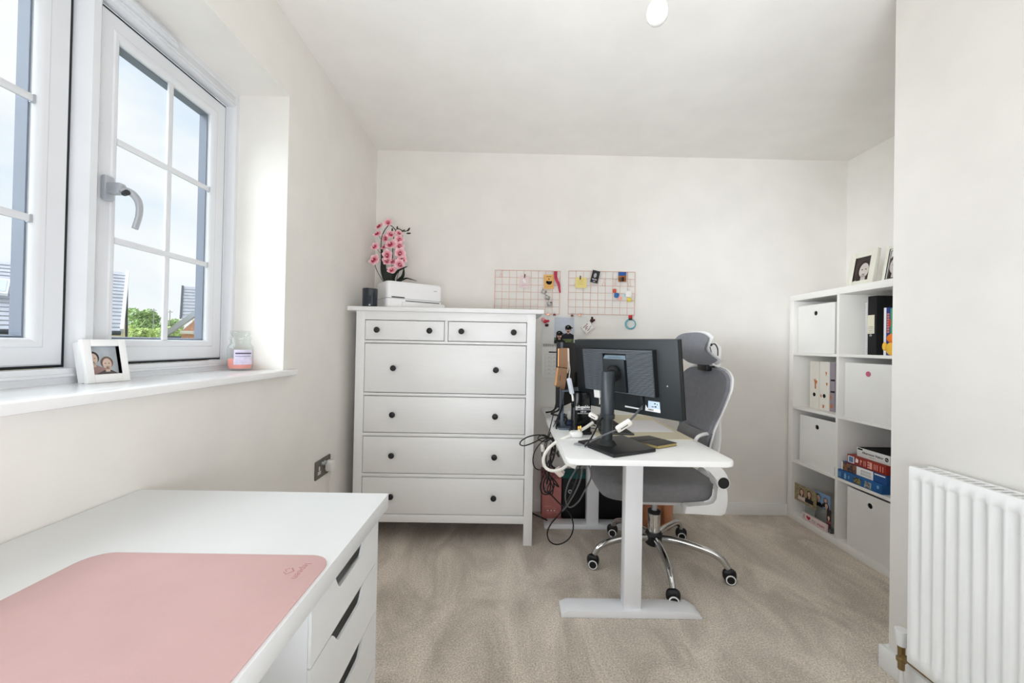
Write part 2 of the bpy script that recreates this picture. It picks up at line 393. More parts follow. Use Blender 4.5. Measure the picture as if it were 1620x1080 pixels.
# tall head extension above the casements
one('frame_head', UPVC, win, lambda b: (box(b, XSA-.01, XFR-.001, WY0+.02, WY1-.02, 2.036, WZ1-.02, .003), box(b, XFR-.004, XFR+.004, WY0+.02, WY1-.02, 2.046, 2.056, .003)))
one('frame_foot', UPVC, win, lambda b: (box(b, XSA-.01, XFR-.001, WY0+.02, WY1-.02, WZ0+.02, 1.030, .003), box(b, XFR-.004, XFR+.004, WY0+.02, WY1-.02, 1.008, 1.016, .003)))
b = new()
prism(b, [(XEX, 1.012), (XSA, 1.012), (XSA+.006, 1.014), (XFR-.006, 1.022), (XFR, 1.030), (XFR, 1.048), (XFR-.006, 1.056), (XSA+.006, 1.062), (XSA, 1.064), (XEX, 1.064)], 1.0, 2.06)
obj('mullion', b, UPVC, win)
def casement(y0, y1, hinge):
    z0, z1 = 1.0345, 2.029
    b = new(); w = .070
    mitre(b, y0, y1, z0, z1, [(.003, XEX), (.003, XSA-.004), (.007, XSA), (.042, XSA), (.046, XSA-.0005), (.050, XSA+.002), (.058, XSA+.0015), (.066, XSA-.004), (w, XSA-.011), (w, XGL-.001), (w+.002, XEX)])
    s = obj('casement', b, UPVC, win)
    b = new(); mitre(b, y0-.004, y1+.004, z0-.004, z1+.004, [(0, XSA-.016), (0, XSA-.006), (.0065, XSA-.006), (.0065, XSA-.016)]); obj('gasket', b, SEAM, s)
    b = new(); mitre(b, y0, y1, z0, z1, [(w-.002, XGL-.004), (w+.0045, XGL-.004), (w+.007, XEX-.012), (w-.002, XEX-.012)])
    plabel(obj('outer_trim', b, EXTF, s), 'blue grey outer edge of the frame')
    g0, g1, h0, h1 = y0+w-.001, y1-w+.001, z0+w-.001, z1-w+.001
    zs = [h0, h0+(h1-h0)/3, h0+2*(h1-h0)/3, h1]; ym = (g0+g1)/2
    one('pane', GLASS, s, lambda b: box(b, XGL-.003, XGL+.001, g0, g1, h0, h1))
    one('glazing_bar', UPVC, s, lambda b: box(b, XGL+.001, XGL+.009, ym-.009, ym+.009, h0, h1, .002))
    for z in zs[1:3]:
        one('glazing_bar', UPVC, s, lambda b: box(b, XGL+.0012, XGL+.010, g0, g1, z-.009, z+.009, .002))
        one('glazing_bar_cap', SILVER, s, lambda b: box(b, XGL+.001, XGL+.0105, g1-.007, g1-.001, z-.0095, z+.0095))
    return s
cs = casement(1.062, 1.549, 1); cs2 = casement(WY0+.028, 1.0065, 0)
# handle on the right casement
hb = new(); p = AX(XSA, 166, 297)
box(hb, XSA, XSA+.014, p.y-.014, p.y+.016, p.z-.036, p.z+.034, .006)
box(hb, XSA+.012, XSA+.050, p.y-.011, p.y+.013, p.z-.018, p.z+.014, .006)
hd = obj('handle', hb, SILVER, cs)
b = new()
pts = [(XSA+.036, p.y, p.z-.003), (XSA+.058, p.y+.012, p.z-.006), (XSA+.068, p.y+.026, p.z-.026), (XSA+.067, p.y+.031, p.z-.06), (XSA+.060, p.y+.027, p.z-.105)]
sweep(b, smooth(pts, 7), [(q[0]*.008, q[1]*.0125) for q in ell(0, 0, 1, 1, 14)], scale=[1.15-.3*i/28 for i in range(29)], up=(1, .3, .3))
obj('lever', b, SILVER, cs)
one('lock_button', DGREY, cs, lambda b: cyl(b, (XSA+.050, p.y+.004, p.z-.013), (XSA+.066, p.y-.004, p.z-.013), .0075))
b = new(); box(b, XFR-.002, XFR+.016, .80, 1.275, 2.054, 2.080, .006); box(b, XFR+.014, XFR+.019, .80, 1.262, 2.061, 2.073, .003)
obj('trickle_vent', b, UPVC, win)
b = new(); prism(b, [(XFR-.02, WY0), (XL, WY0), (XL, WY0-.045), (-.876, WY0-.045), (-.876, WY1+.048), (XL, WY1+.048), (XL, WY1), (XFR-.02, WY1)], WZ0, .991, .004)
obj('window_sill', b, mat('white_sill_gloss', (240, 240, 240), .14), win)

# ---------------------------------------------------------------- chest of drawers
ch = thing('chest_of_drawers', 'tall white six drawer chest with black round knobs standing in the left back corner', 'chest', (-.35, 2.38, 0))
CY0, CY1 = 2.163, 2.585
CX0, CX1 = -.846, .148
one('top', CHESTW, ch, lambda b: box(b, -.893, .190, CY0-.012, CY1, 1.282, 1.306, .003))
for x0, x1 in ((CX0, CX0+.048), (CX1-.048, CX1)):
    for y0, y1 in ((CY0, CY0+.05), (CY1-.055, CY1-.005)):
        one('leg', CHESTW, ch, lambda b: box(b, x0, x1, y0, y1, 0, 1.282, .002))
for x0 in (CX0+.008, CX1-.024):
    one('side_panel', CHESTW, ch, lambda b: box(b, x0, x0+.016, CY0+.05, CY1-.055, .12, 1.282))
one('back_panel', CHESTW, ch, lambda b: box(b, CX0+.048, CX1-.048, CY1-.03, CY1-.02, .12, 1.282))
rows = [(1.121, 1.234), (.831, 1.106), (.610, .815), (.386, .592), (.162, .367)]
for a, bz in ((1.2345, 1.282), (1.1065, 1.1205), (.8155, .8305), (.5925, .6095), (.3675, .3855), (.119, .1615)):
    one('rail', CHESTW, ch, lambda b: box(b, CX0+.048, CX1-.048, CY0+.002, CY0+.03, a, bz, .001))
one('rail', CHESTW, ch, lambda b: box(b, -.357, -.339, CY0+.002, CY0+.03, 1.1205, 1.2345, .001))
one('dust_board', CHESTW, ch, lambda b: box(b, CX0+.05, CX1-.05, CY0+.06, CY0+.07, .13, 1.27))
def drawer(x0, x1, z0, z1, kx):
    g = .0032
    d = one('drawer', CHESTW, ch, lambda b: box(b, x0+g, x1-g, CY0+.003, CY0+.022, z0+g, z1-g, .0015))
    for k in kx:
        M = frame((k, CY0+.003, (z0+z1)/2), (1, 0, 0), (0, 0, 1))
        one('knob', BLACK, d, lambda b: lathe(b, [(0, 0), (.0075, 0), (.0065, .010), (.0085, .014), (.0155, .018), (.0165, .023), (.0150, .027), (.009, .030), (0, .031)], 20), M)
LX, RX = CX0+.048, CX1-.048
drawer(LX, -.357, *rows[0], (-.726, -.437)); drawer(-.339, RX, *rows[0], (-.262, .026))
for r in rows[1:]: drawer(LX, RX, *r, (-.632, -.068))

# ---------------------------------------------------------------- left desk on a drawer unit, with its mat
dk = thing('desktop', 'white laminate desktop under the window, resting on a drawer unit', 'desktop', (-.6, .3, .70))
one('board', WHITE, dk, lambda b: box(b, XL+.003, -.2915, -.62, .975, .70, .735, .0007))
def alex(y0, y1, label):
    t = thing('drawer_unit', label, 'drawers', (-.6, (y0+y1)/2, 0))
    x0, x1 = XL+.02, -.308
    one('carcass', WHITE, t, lambda b: (box(b, x0, x1-.002, y1-.014, y1, .0, .70), box(b, x0, x1-.0055, y0, y0+.014, 0, .70), box(b, x0, x1-.02, y0+.014, y1-.014, .0, .03), box(b, x0, x0+.01, y0+.014, y1-.014, .03, .70)))
    zs = [.694, .583, .465, .335, .19, .02]
    for a, c in zip(zs, zs[1:]):
        L, ym = y1-y0-.016, (y0+y1-.014)/2; g = .0015; ya, yb = y0+.0005, y1-.0155
        pf = [(ya, c+g), (yb, c+g), (yb, a-g)]
        hw = .083
        for k in range(9):
            s = k/8; pf.append((ym+hw-.035*s, a-g-(.042 if a > .69 else .029)*(3*s*s-2*s**3)))
        for k in range(9):
            s = 1-k/8; pf.append((ym-hw+.035*s, a-g-(.042 if a > .69 else .029)*(3*s*s-2*s**3)))
        pf.append((ya, a-g))
        M = Matrix(((0, 0, 1, 0), (1, 0, 0, 0), (0, 1, 0, 0), (0, 0, 0, 1)))
        d = one('drawer', WHITE, t, lambda b: (prism(b, pf, x1-.005, x1), box(b, ya+.002, yb-.002, c+.004, a-.055, x1-.016, x1-.0052)), M)
        one('drawer_box', mat('drawer_inside', (196, 192, 180), .7), d, lambda b: box(b, x0+.03, x1-.12, y0+.02, y1-.022, c+.012, a-.05))
alex(.632, .958, 'white drawer unit with curved finger cut-outs under the far end of the desktop')
alex(-.6, -.24, 'unseen white drawer unit added under the near desktop end to darken the kneehole')  # out of view, added to close off the kneehole and keep it darker
mt = thing('desk_mat', 'pink leather desk mat on the white desktop', 'desk mat', (-.5, .2, .735))
one('mat', PINKM, mt, lambda b: prism(b, rrect(-.706, -.297, -.18, .684, .035), .7352, .7382, .0006))
Mt = frame((-.3285, .637, .7382), (0, -1, 0), (1, 0, 0))
lettering('lepeen', .0165, PINKD, mt, Mt, .0002)
Ml = frame((-.349, .636, .7382), (0, -1, 0), (1, 0, 0))
shape('embossed_logo', PINKD, mt, Ml, [[(-.009, .002), (0, .010), (.001, .009), (-.007, .001)], [(.001, .009), (.010, .001), (.004, -.006), (.003, -.005), (.0085, .001), (0, .008)], [(-.008, -.001), (-.003, -.007), (.003, -.002), (.002, -.001), (-.003, -.0055), (-.007, -.0005)]], 0, .0004)

# ---------------------------------------------------------------- bookcase
KX, KY0, KY1, KZ = 1.885, 1.836, 2.6065, 1.472
KD = XR-.016-KX
BCW = mat('bookcase_white', (237, 235, 231), .32, var=.006)
bc = thing('bookcase', 'white open cube bookcase of eight cells against the right wall', 'bookcase', (KX+KD/2, (KY0+KY1)/2, 0))
for y0, y1 in ((KY0, KY0+.038), (KY1-.038, KY1)):
    one('side_panel', BCW, bc, lambda b: box(b, KX, KX+KD, y0, y1, .039, KZ-.038, .0008))
one('top_panel', BCW, bc, lambda b: box(b, KX, KX+KD, KY0, KY1, KZ-.038, KZ, .0008))
one('bottom_panel', BCW, bc, lambda b: box(b, KX, KX+KD, KY0, KY1, 0, .039, .0008))
YM = (KY0+KY1)/2
one('divider', BCW, bc, lambda b: box(b, KX+.001, KX+KD, YM-.008, YM+.008, .039, KZ-.038, .0005))
cz = [.039+i*.3508 for i in range(4)]; CELLH = .3348
for z in cz[1:]:
    for y0, y1 in ((KY0+.038, YM-.008), (YM+.008, KY1-.038)):
        one('shelf', BCW, bc, lambda b: box(b, KX+.001, KX+KD, y0, y1, z-.016, z, .0005))
FAR0, FAR1 = YM+.008, KY1-.038; NEA0, NEA1 = KY0+.038, YM-.008
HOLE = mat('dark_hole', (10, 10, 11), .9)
def storage_box(y0, y1, z, x0, label, pink=False, h=.305):
    t = thing('storage_box', label, 'box', (x0+.15, (y0+y1)/2, z), 'white storage boxes in the bookcase')
    yc, hz_ = (y0+y1)/2, z+h-.055; r = .0145
    b = new(); M = frame((x0+.004, 0, 0), (0, -1, 0), (0, 0, 1))  # local x = -y
    # front with a round finger hole
    n = 24; out = rrect(-y1, -y0, z+.001, z+h, .003, 3); hole = ell(-yc, hz_, r, r, n)
    def ring(zz):
        o = [b.verts.new((q[0], q[1], zz)) for q in out]; i = [b.verts.new((q[0], q[1], zz)) for q in hole]; return o, i
    o1, i1 = ring(0); o2, i2 = ring(.004)
    for o_, i_ in ((o1, i1), (o2, i2)):
        es = []
        for L in (o_, i_):
            for k in range(len(L)): es.append(b.edges.new((L[k], L[(k+1) % len(L)])))
        bmesh.ops.triangle_fill(b, use_beauty=True, use_dissolve=False, edges=es)
    for L1, L2 in ((o1, o2), (i1, i2)):
        for k in range(len(L1)): b.faces.new((L1[k], L1[(k+1) % len(L1)], L2[(k+1) % len(L1)], L2[k]))
    obj('front', b, CARDW, t, M)
    one('body', CARDW, t, lambda b: (box(b, x0+.004, x0+.33, y0, y0+.003, z+.001, z+h), box(b, x0+.004, x0+.33, y1-.003, y1, z+.001, z+h), box(b, x0+.327, x0+.33, y0+.003, y1-.003, z+.001, z+h), box(b, x0+.004, x0+.327, y0+.003, y1-.003, z+.001, z+.004)))
    one('finger_hole', mat('pink_badge', (190, 95, 120), .5) if pink else HOLE, t, lambda b: cyl(b, (x0+.0075, yc, hz_), (x0+.0045 if not pink else x0-.001, yc, hz_), r*.98, n=24))
    if pink: plabel(kids(t)[-1], 'pink spotted badge filling the finger hole')
    return t
storage_box(FAR0+.038, FAR1-.014, cz[3], KX+.022, 'white storage box with round black finger hole in the top far cell')
storage_box(NEA0+.02, NEA1-.035, cz[2], KX+.008, 'white storage box with a pink badge in its finger hole', True)
storage_box(FAR0+.008, FAR1-.052, cz[1], KX+.012, 'white storage box with a black ring notebook standing on its left')
storage_box(NEA0+.012, NEA1-.058, cz[0], KX+.010, 'white storage box under the stack of puzzle boxes in the bottom near cell', h=.322)
# black folder beside the top box and the ring notebook beside the third-row box
tag(one('black_folder', BLACKM, None, lambda b: box(b, KX+.03, KX+.33, FAR0+.006, FAR0+.030, cz[3]+.0005, cz[3]+.29, .002)), 'thin black folder squeezed between the top far storage box and the divider', 'folder')
def wire_book(x0, y0, y1, z, h, spine_x, label, cover, ringm, n):
    t = thing('ring_notebook', label, 'notebook', (x0+.1, (y0+y1)/2, z))
    one('cover', cover, t, lambda b: box(b, x0, x0+.22, y0, y1, z+.0005, z+h, .001))
    b = new(); ym = (y0+y1)/2
    for k in range(n):
        zz = z+.01+(h-.02)*k/(n-1); sweep(b, [(x0+.003+.007*cos(2*pi*i/10), ym+((y1-y0)/2+.003)*sin(2*pi*i/10), zz) for i in range(10)], ell(0, 0, .0009, .0009, 4), True)
    obj('ring_binding', b, ringm, t); return t
wire_book(KX+.055, FAR1-.040, FAR1-.018, cz[1], .235, 0, 'black ring bound notebook standing left of the third-row storage box', BLACKM, DGREY, 26)
wire_book(KX+.075, AX(KX+.075, 1372.2, 520).y+.001, AX(KX+.075, 1369, 520).y+.002, cz[3], .285, 0, 'ring bound pad with silver spiral left of the black lever binder', CARDW, SILVER, 34)
# ---------------------------------------------------------------- things in the bookcase
x = KX+.07; ya, yb = AX(x, 1386.5, 520).y, AX(x, 1372.5, 520).y; z = cz[3]
bd = thing('lever_arch_binder', 'black lever arch binder with a cream spine label in the top near cell', 'binder', (x+.1, (ya+yb)/2, z))
one('cover', BLACKM, bd, lambda b: box(b, x, x+.26, ya, yb, z+.0005, z+.318, .003))
M = frame((x, (ya+yb)/2, z), (0, -1, 0), (0, 0, 1))
plate('spine_label', mat('cream_label', (226, 222, 200), .7), bd, M, -.026, .014, .115, .215)
shape('label_lines', GREYI, bd, M, [[(-.02, q), (.008, q), (.008, q+.003), (-.02, q+.003)] for q in (.122, .132, .142, .15)], .0006, .0009)
one('finger_ring', SILVER, bd, lambda b: lathe(b, [(.003, 0), (.006, 0), (.006, .002), (.003, .002)], 14), M @ Matrix.Translation((-.006, .106, 0)))
def book(name, x, ya, yb, z, d, h, cover, label, cat='book'):
    t = thing(name, label, cat, (x+d/2, (ya+yb)/2, z))
    one('cover', cover, t, lambda b: (box(b, x, x+d, ya, ya+.002, z+.0005, z+h), box(b, x, x+d, yb-.002, yb, z+.0005, z+h), box(b, x, x+.002, ya+.002, yb-.002, z+.0005, z+h)))
    one('pages', PAPER, t, lambda b: box(b, x+.002, x+d-.003, ya+.002, yb-.002, z+.0005, z+h-.003))
    return t, frame((x, (ya+yb)/2, z), (0, -1, 0), (0, 0, 1))
BLUEB = mat('blue_book_cloth', (28, 52, 128), .5); 
x = KX+.05; y3 = AX(x, 1402, 525).y; y4 = AX(x, 1398, 525).y; y2 = AX(x, 1408.5, 525).y; y1_ = AX(x, 1413, 525).y
t, M = book('paperback', x, y3+.0005, y4, z, .15, .245, mat('white_book_cover', (232, 232, 236), .5), 'tall slim white book between the black binder and the blue book')
t, M = book('paperback', x, y2+.0005, y3, z, .15, .245, BLUEB, 'navy blue book with orange spine lettering in the top near cell')
shape('spine_lettering', mat('orange_ink', (214, 130, 90), .6), t, M, [[(-.006, .115+i*.013), (.006, .115+i*.013), (.006, .124+i*.013), (-.006, .124+i*.013)] for i in range(8)], .0002, .0006)
shape('spine_emblem', mat('red_ink', (205, 50, 45), .6), t, M, [ell(.008, .165, .006, .02, 12)], .0006, .001)
t, M = book('paperback', x, y1_, y2, z, .15, .24, mat('green_book_cover', (70, 150, 110), .5), 'thin book with green spine at the column edge of the top near cell')
# small soft toy in front of the books
p = AX(KX+.018, 1409, 545)
toy = thing('soft_toy', 'small orange and yellow soft toy sitting in front of the books', 'toy', (KX+.026, p.y, z))
ORG = mat('orange_plush', (236, 128, 40), .9, bump=.4, bscale=300); YEL = mat('yellow_plush', (238, 190, 70), .9, bump=.4, bscale=300)
one('body', YEL, toy, lambda b: superell(b, (KX+.026, p.y, z+.034), .022, .026, .034, 1, 1, 16, 10))
one('head', ORG, toy, lambda b: superell(b, (KX+.026, p.y-.004, z+.086), .022, .025, .024, 1, 1, 16, 10))
for s in (-1, 1): one('arm', YEL, toy, lambda b: superell(b, (KX+.014, p.y+.026*s, z+.045), .010, .010, .022, 1, 1, 10, 8))

# magazine files
z = cz[2]
FILEW = mat('white_file_card', (226, 222, 212), .75); TAN = mat('giraffe_orange', (190, 112, 62), .7)
xf = AZ(z, 1286, 645).x
for i, (u0, u1, lab) in enumerate(((1281, 1296, 'white card magazine file printed with a giraffe, left of its pair'), (1296.6, 1312, 'white card magazine file printed with orange leaves, right of its pair'))):
    ya, yb = AX(xf, u1, 610).y, AX(xf, u0, 610).y
    t = thing('magazine_file', lab, 'file', (xf+.1, (ya+yb)/2, z))
    b = new(); M = frame((xf, (ya+yb)/2, z), (0, -1, 0), (0, 0, 1)); w = (yb-ya)/2-.0005
    box(b, -w, w, .0005, .300, -.003, 0); box(b, -w, -w+.002, .0005, .3, -.24, -.003); box(b, w-.002, w, .0005, .3, -.24, -.003); box(b, -w+.002, w-.002, .0005, .003, -.24, -.003)
    obj('case', b, FILEW, t, M)
    shape('finger_hole', HOLE, t, M, [ell(.0, .088, .011, .0125)], .0002, .0006)
    if i == 0:
        shape('printed_giraffe', TAN, t, M, [[(.004, .125), (.014, .125), (.013, .155), (.022, .165), (.022, .18), (.012, .178), (.010, .196), (.006, .18), (-.006, .19), (.002, .165)]], .0002, .0006)
    else:
        shape('printed_leaves', TAN, t, M, [[(-.018, .085), (-.026, .10), (-.03, .085), (-.024, .075)], [(.012, .21), (.02, .235), (.008, .24), (.01, .225)], [(.02, .15), (.026, .17), (.012, .172), (.014, .16)], [(-.012, .012), (-.002, .012), (.002, .03), (-.012, .034)]], .0002, .0006)
ya, yb = AX(xf+.005, 1321, 610).y, AX(xf+.005, 1312.5, 610).y
ya = max(ya, FAR0+.001)
t = thing('magazine_file', 'lilac grey patterned file in the shadow beside the divider', 'file', (xf+.1, (ya+yb)/2, z))
M = frame((xf+.004, (ya+yb)/2, z), (0, -1, 0), (0, 0, 1)); w = (yb-ya)/2-.0005
one('case', mat('lilac_grey_card', (150, 142, 150), .8), t, lambda b: box(b, -w, w, .0005, .296, -.22, 0, .001), M)
for q in (.115, .185): shape('slot', HOLE, t, M, [[(-w+.006, q), (w, q), (w, q+.011), (-w+.010, q+.009)]], 0, .0005)
shape('printed_leaves', TAN, t, M, [ell(-w*.6, .085, .007, .014, 8), ell(-w*.2, .032, .010, .012, 8)], 0, .0005)
# little figurine on a blue base with a lanyard clip leaning behind it
p = AZ(z, 1275, 640)
fg = thing('figurine', 'tiny blue figurine on a round blue base left of the magazine files', 'figurine', p)
BLUET = mat('turquoise_enamel', (84, 160, 190), .4)
one('base', BLUET, fg, lambda b: lathe(b, [(0, .0005), (.020, .0005), (.020, .006), (.012, .009), (0, .009)], 18, p))
one('dress', mat('navy_enamel', (40, 70, 110), .4), fg, lambda b: lathe(b, [(0, .009), (.014, .009), (.009, .026), (.006, .034), (0, .035)], 16, p))
one('head', SKIN2, fg, lambda b: superell(b, (p.x, p.y, p.z+.040), .008, .008, .008, 1, 1, 12, 8))
one('stem', mat('clear_acrylic', (225, 232, 232), .1, trans=.9), fg, lambda b: cyl(b, (p.x+.010, p.y, p.z+.009), (p.x+.010, p.y, p.z+.085), .002, n=8))
one('star', BLUET, fg, lambda b: superell(b, (p.x+.008, p.y, p.z+.086), .004, .014, .011, .7, .9, 12, 8))
one('upper_figure', SKIN2, fg, lambda b: superell(b, (p.x+.008, p.y-.002, p.z+.114), .005, .009, .014, 1, 1, 12, 8))
one('upper_hair', HAIR, fg, lambda b: superell(b, (p.x+.011, p.y+.002, p.z+.124), .006, .011, .014, 1, 1, 12, 8))

# stack of puzzle boxes
z = cz[1]
def puzzle(x0, uL, uR, vL, z0, z1, m, label, depth=.27):
    ya, yb = AX(x0, uR, vL+20).y, AX(x0, uL, vL).y
    t = thing('puzzle_box', label, 'box', (x0+depth/2, (ya+yb)/2, z0), 'puzzle boxes stacked in the bookcase')
    one('lid', m, t, lambda b: box(b, x0, x0+depth, ya, yb, z0+.0004, z1, .0012))
    return t, frame((x0, (ya+yb)/2, (z0+z1)/2), (0, -1, 0), (0, 0, 1)), (yb-ya)/2, (z1-z0)/2
PBLUE = mat('puzzle_blue', (30, 92, 152), .5, var=.08, vscale=20); PRED = mat('puzzle_red', (150, 42, 28), .5, var=.1, vscale=25)
LBL = mat('light_blue_ink', (120, 170, 205), .6)
t, M, w, h = puzzle(KX+.004, 1320.3, 1394.8, 745, z, z+.050, PBLUE, 'blue puzzle box at the bottom of the stack')
shape('printed_scene', mat('ochre_print', (150, 142, 90), .7, var=.4, vscale=90, c2=(40, 40, 40)), t, M, [[(-.02*1, -h*.8), (.025, -h*.8), (.03, h*.5), (-.015, h*.6)]], 0, .0005)
shape('printed_scene', mat('grey_print', (175, 175, 170), .7, var=.4, vscale=90, c2=(60, 70, 80)), t, M, [[(.045, -h*.8), (.085, -h*.8), (.085, h*.5), (.05, h*.6)]], 0, .0005)
shape('printed_lettering', LBL, t, M, [[(-w*.86+i*.009, -h*.6), (-w*.86+i*.009+.004, -h*.6), (-w*.86+i*.009+.004, h*.5), (-w*.86+i*.009, h*.5)] for i in range(3)]+[ell(-w*.5, -.002, .007, .017, 14), ell(w*.86, .006, .006, .009, 12)]+[[(-w*.36, -h*.4), (-w*.32, -h*.4), (-w*.32, h*.3), (-w*.36, h*.3)]], 0, .0005)
t, M, w, h = puzzle(KX+.012, 1331.5, 1403, 730, z+.0505, z+.099, mat('puzzle_dark_blue', (28, 78, 140), .5), 'white and blue puzzle box with a night photo, second from the bottom')
for pp_ in ([(-w, -h+.002), (-w+.008, -h+.002), (-w+.008, h-.001), (-w, h-.001)], [(-w*.28, -h+.002), (w*.45, -h+.002), (w*.45, h-.001), (-w*.28, h-.001)], [(w*.5, h*.55), (w*.94, h*.55), (w*.94, h*.8), (w*.5, h*.8)]): shape('white_panel', WHITEI, t, M, [pp_], 0, .0004)
shape('night_photo', mat('night_print', (44, 44, 66), .6, var=.4, vscale=70, c2=(150, 104, 62)), t, M, [[(-w+.008, -h+.002), (-w*.28, -h+.002), (-w*.28, h-.001), (-w+.008, h-.001)]], 0, .0004)
shape('printed_lettering', GREYI, t, M, [[(-w*.05, q), (w*.36, q), (w*.36, q+.003), (-w*.05, q+.003)] for q in (-.012, -.005, .003, .009)]+[[(-w*.08, -.014), (-w*.06, -.014), (-w*.06, .012), (-w*.08, .012)]], .0004, .0007)
t, M, w, h = puzzle(KX+.014, 1340.5, 1401.8, 714, z+.0995, z+.148, PRED, 'red puzzle box with a blue picture square, third from the bottom')
shape('blue_square', mat('sky_print', (88, 128, 170), .6), t, M, [[(-w*.9, -h*.6), (-w*.66, -h*.6), (-w*.66, h*.6), (-w*.9, h*.6)]], .0004, .0007)
shape('white_border', WHITEI, t, M, [[(-w*.95, -h*.75), (-w*.61, -h*.75), (-w*.61, h*.75), (-w*.95, h*.75)], [(-w*.55, -h*.3), (-w*.4, -h*.3), (-w*.38, h*.4), (-w*.52, h*.7)]], 0, .0004)
shape('printed_lettering', mat('pale_pink_ink', (228, 170, 158), .6), t, M, [[(q*w, -h*.6), (q*w+.003, -h*.6), (q*w+.003, h*.6), (q*w, h*.6)] for q in (-.28, -.1, -.02, .42, .5, .58, .72, .84)]+[ell(.14*w, q*h, .005, .005, 10) for q in (-.55, 0, .55)]+[[(.2*w, -h*.7), (.33*w, -h*.7), (.33*w, h*.7), (.2*w, h*.7)], [(-.27*w, h*.1), (-.2*w, h*.1), (-.2*w, h*.5), (-.27*w, h*.5)]], 0, .0005)
t, M, w, h = puzzle(KX+.030, 1355.5, 1407.5, 702, z+.1485, z+.197, mat('puzzle_white', (228, 228, 226), .5), 'white puzzle box on top of the stack, lettered Afternoon Visitor')
one('tray', HOLE, t, lambda b: box(b, -w+.003, w-.003, h, h+.001, -.26, -.004), M)
lettering('Afternoon Visitor', .0165, INK, t, M @ Matrix.Translation((.0, .003, .0002)), .0002, bold=.0003)
shape('printed_subtitle', GREYI, t, M, [[(-.018+q, -.0125), (-.018+q+.005, -.0125), (-.018+q+.005, -.0095), (-.018+q, -.0095)] for q in (0, .007, .014, .021, .028)], 0, .0004)
shape('printed_tab', INK, t, M, [[(-w*.93, h*.55), (-w*.62, h*.55), (-w*.62, h*.9), (-w*.93, h*.9)]], 0, .0004)
shape('round_emblem', INK, t, M, [ell(w*.84, .002, .0095, .0105)], 0, .0004)
shape('emblem_strokes', WHITEI, t, M, [ell(w*.84-.003, .0035, .0022, .003, 8), ell(w*.84+.003, .0005, .0022, .003, 8)], .0004, .0006)

# photos and sign in the bottom far cell
z = cz[0]; ACR = mat('clear_acrylic', (225, 232, 232), .1, trans=.9)
def photo_block(name, label, x0, uL, uR, vt, vb, vbase, bgm, sa=-.9, sb=.9):
    ya, yb = AX(x0, uR, vt).y, AX(x0, uL, vt).y; zt, zb = AX(x0, (uL+uR)/2, vt).z, AX(x0, (uL+uR)/2, vb).z
    t = thing(name, label, 'photo', (x0, (ya+yb)/2, z))
    M = frame((x0, (ya+yb)/2, (zt+zb)/2), (0, -1, 0), (0, 0, 1)); w, h = (yb-ya)/2, (zt-zb)/2
    one('stand', ACR, t, lambda b: (box(b, w*sa, w*sb, z-(zt+zb)/2+.0006, h*.9, -.004, -.0012), box(b, w*sa, w*sb, z-(zt+zb)/2+.0006, z-(zt+zb)/2+.004, -.05, -.004)), M)
    plate('print', bgm, t, M, -w, w, -h, h, -.0012, 0)
    return t, M, w, h
t, M, w, h = photo_block('photo_print', 'photo of two women against a stone wall, far left of the bottom cell', KX+.022, 1254.5, 1292, 770, 797, 0, mat('stone_wall_print', (150, 136, 104), .7, var=.2, vscale=45, aniso=(1, 1, 3)), .1, .9)
person_print(t, M, -w*.22, h*.18, h*.32, SKIN, HAIR, mat('blush_print', (205, 188, 180), .7), 0, bnd=(-w, w, -h, h))
person_print(t, M, w*.42, h*.32, h*.34, SKIN, HAIR, BLACKM, .001, bnd=(-w, w, -h, h))
t, M, w, h = photo_block('photo_print', 'photo of three laughing people under blue sky, near the divider', KX+.040, 1288.5, 1313.5, 780, 803, 0, mat('blue_sky_print', (128, 160, 200), .7, var=.1, vscale=20))
person_print(t, M, w*.45, h*.15, h*.32, SKIN, HAIR, BLACKM, 0, bnd=(-w, w, -h, h))
person_print(t, M, -w*.45, h*.12, h*.42, SKIN2, HAIR, BLACKM, .001, long=False, bnd=(-w, w, -h, h))
person_print(t, M, w*.6, -h*.5, h*.36, SKIN, HAIR, BLACKM, .002, long=False, bnd=(-w, w, -h, h))
x0 = KX+.003
p0, p1 = AX(x0, 1268.5, 815), AX(x0, 1306.5, 818)
t = thing('sign_block', 'small pale pink block sign with a red heart standing before the photos', 'sign', (x0, (p0.y+p1.y)/2, z))
M = frame((x0, (p0.y+p1.y)/2, z+.025), (0, -1, 0), (0, 0, 1)); w = (p0.y-p1.y)/2
one('block', mat('pale_pink_paint', (226, 206, 206), .6), t, lambda b: box(b, -w, w, -.0244, .020, -.015, 0, .001), M)
RED = mat('heart_red', (170, 20, 38), .6)
lettering('I', .034, INK, t, M @ Matrix.Translation((-w*.8, 0, .0002)), .0003)
shape('heart', RED, t, M, [[(-w*.42+.0011*16*sin(a)**3*.95, .001+.0011*(13*cos(a)-5*cos(2*a)-2*cos(3*a)-cos(4*a))*.8) for a in [2*pi*k/24 for k in range(24)]]], .0001, .0006)
lettering('my', .024, GREYI, t, M @ Matrix.Translation((w*.02, 0, .0002)), .0003)
lettering('mum', .026, RED, t, M @ Matrix.Translation((w*.62, -.002, .0002)), .0003)
t, M, w, h = photo_block('photo_print', 'narrow dark photo beside the divider at the front right of the bottom far cell', KX+.018, 1308, 1314.5, 806, 836, 0, mat('dark_photo_print', (58, 40, 42), .6, var=.3, vscale=40))
person_print(t, M, 0, h*.1, w*.75, SKIN2, HAIR, mat('rose_print', (150, 80, 84), .7), 0, bnd=(-w, w, -h, h))

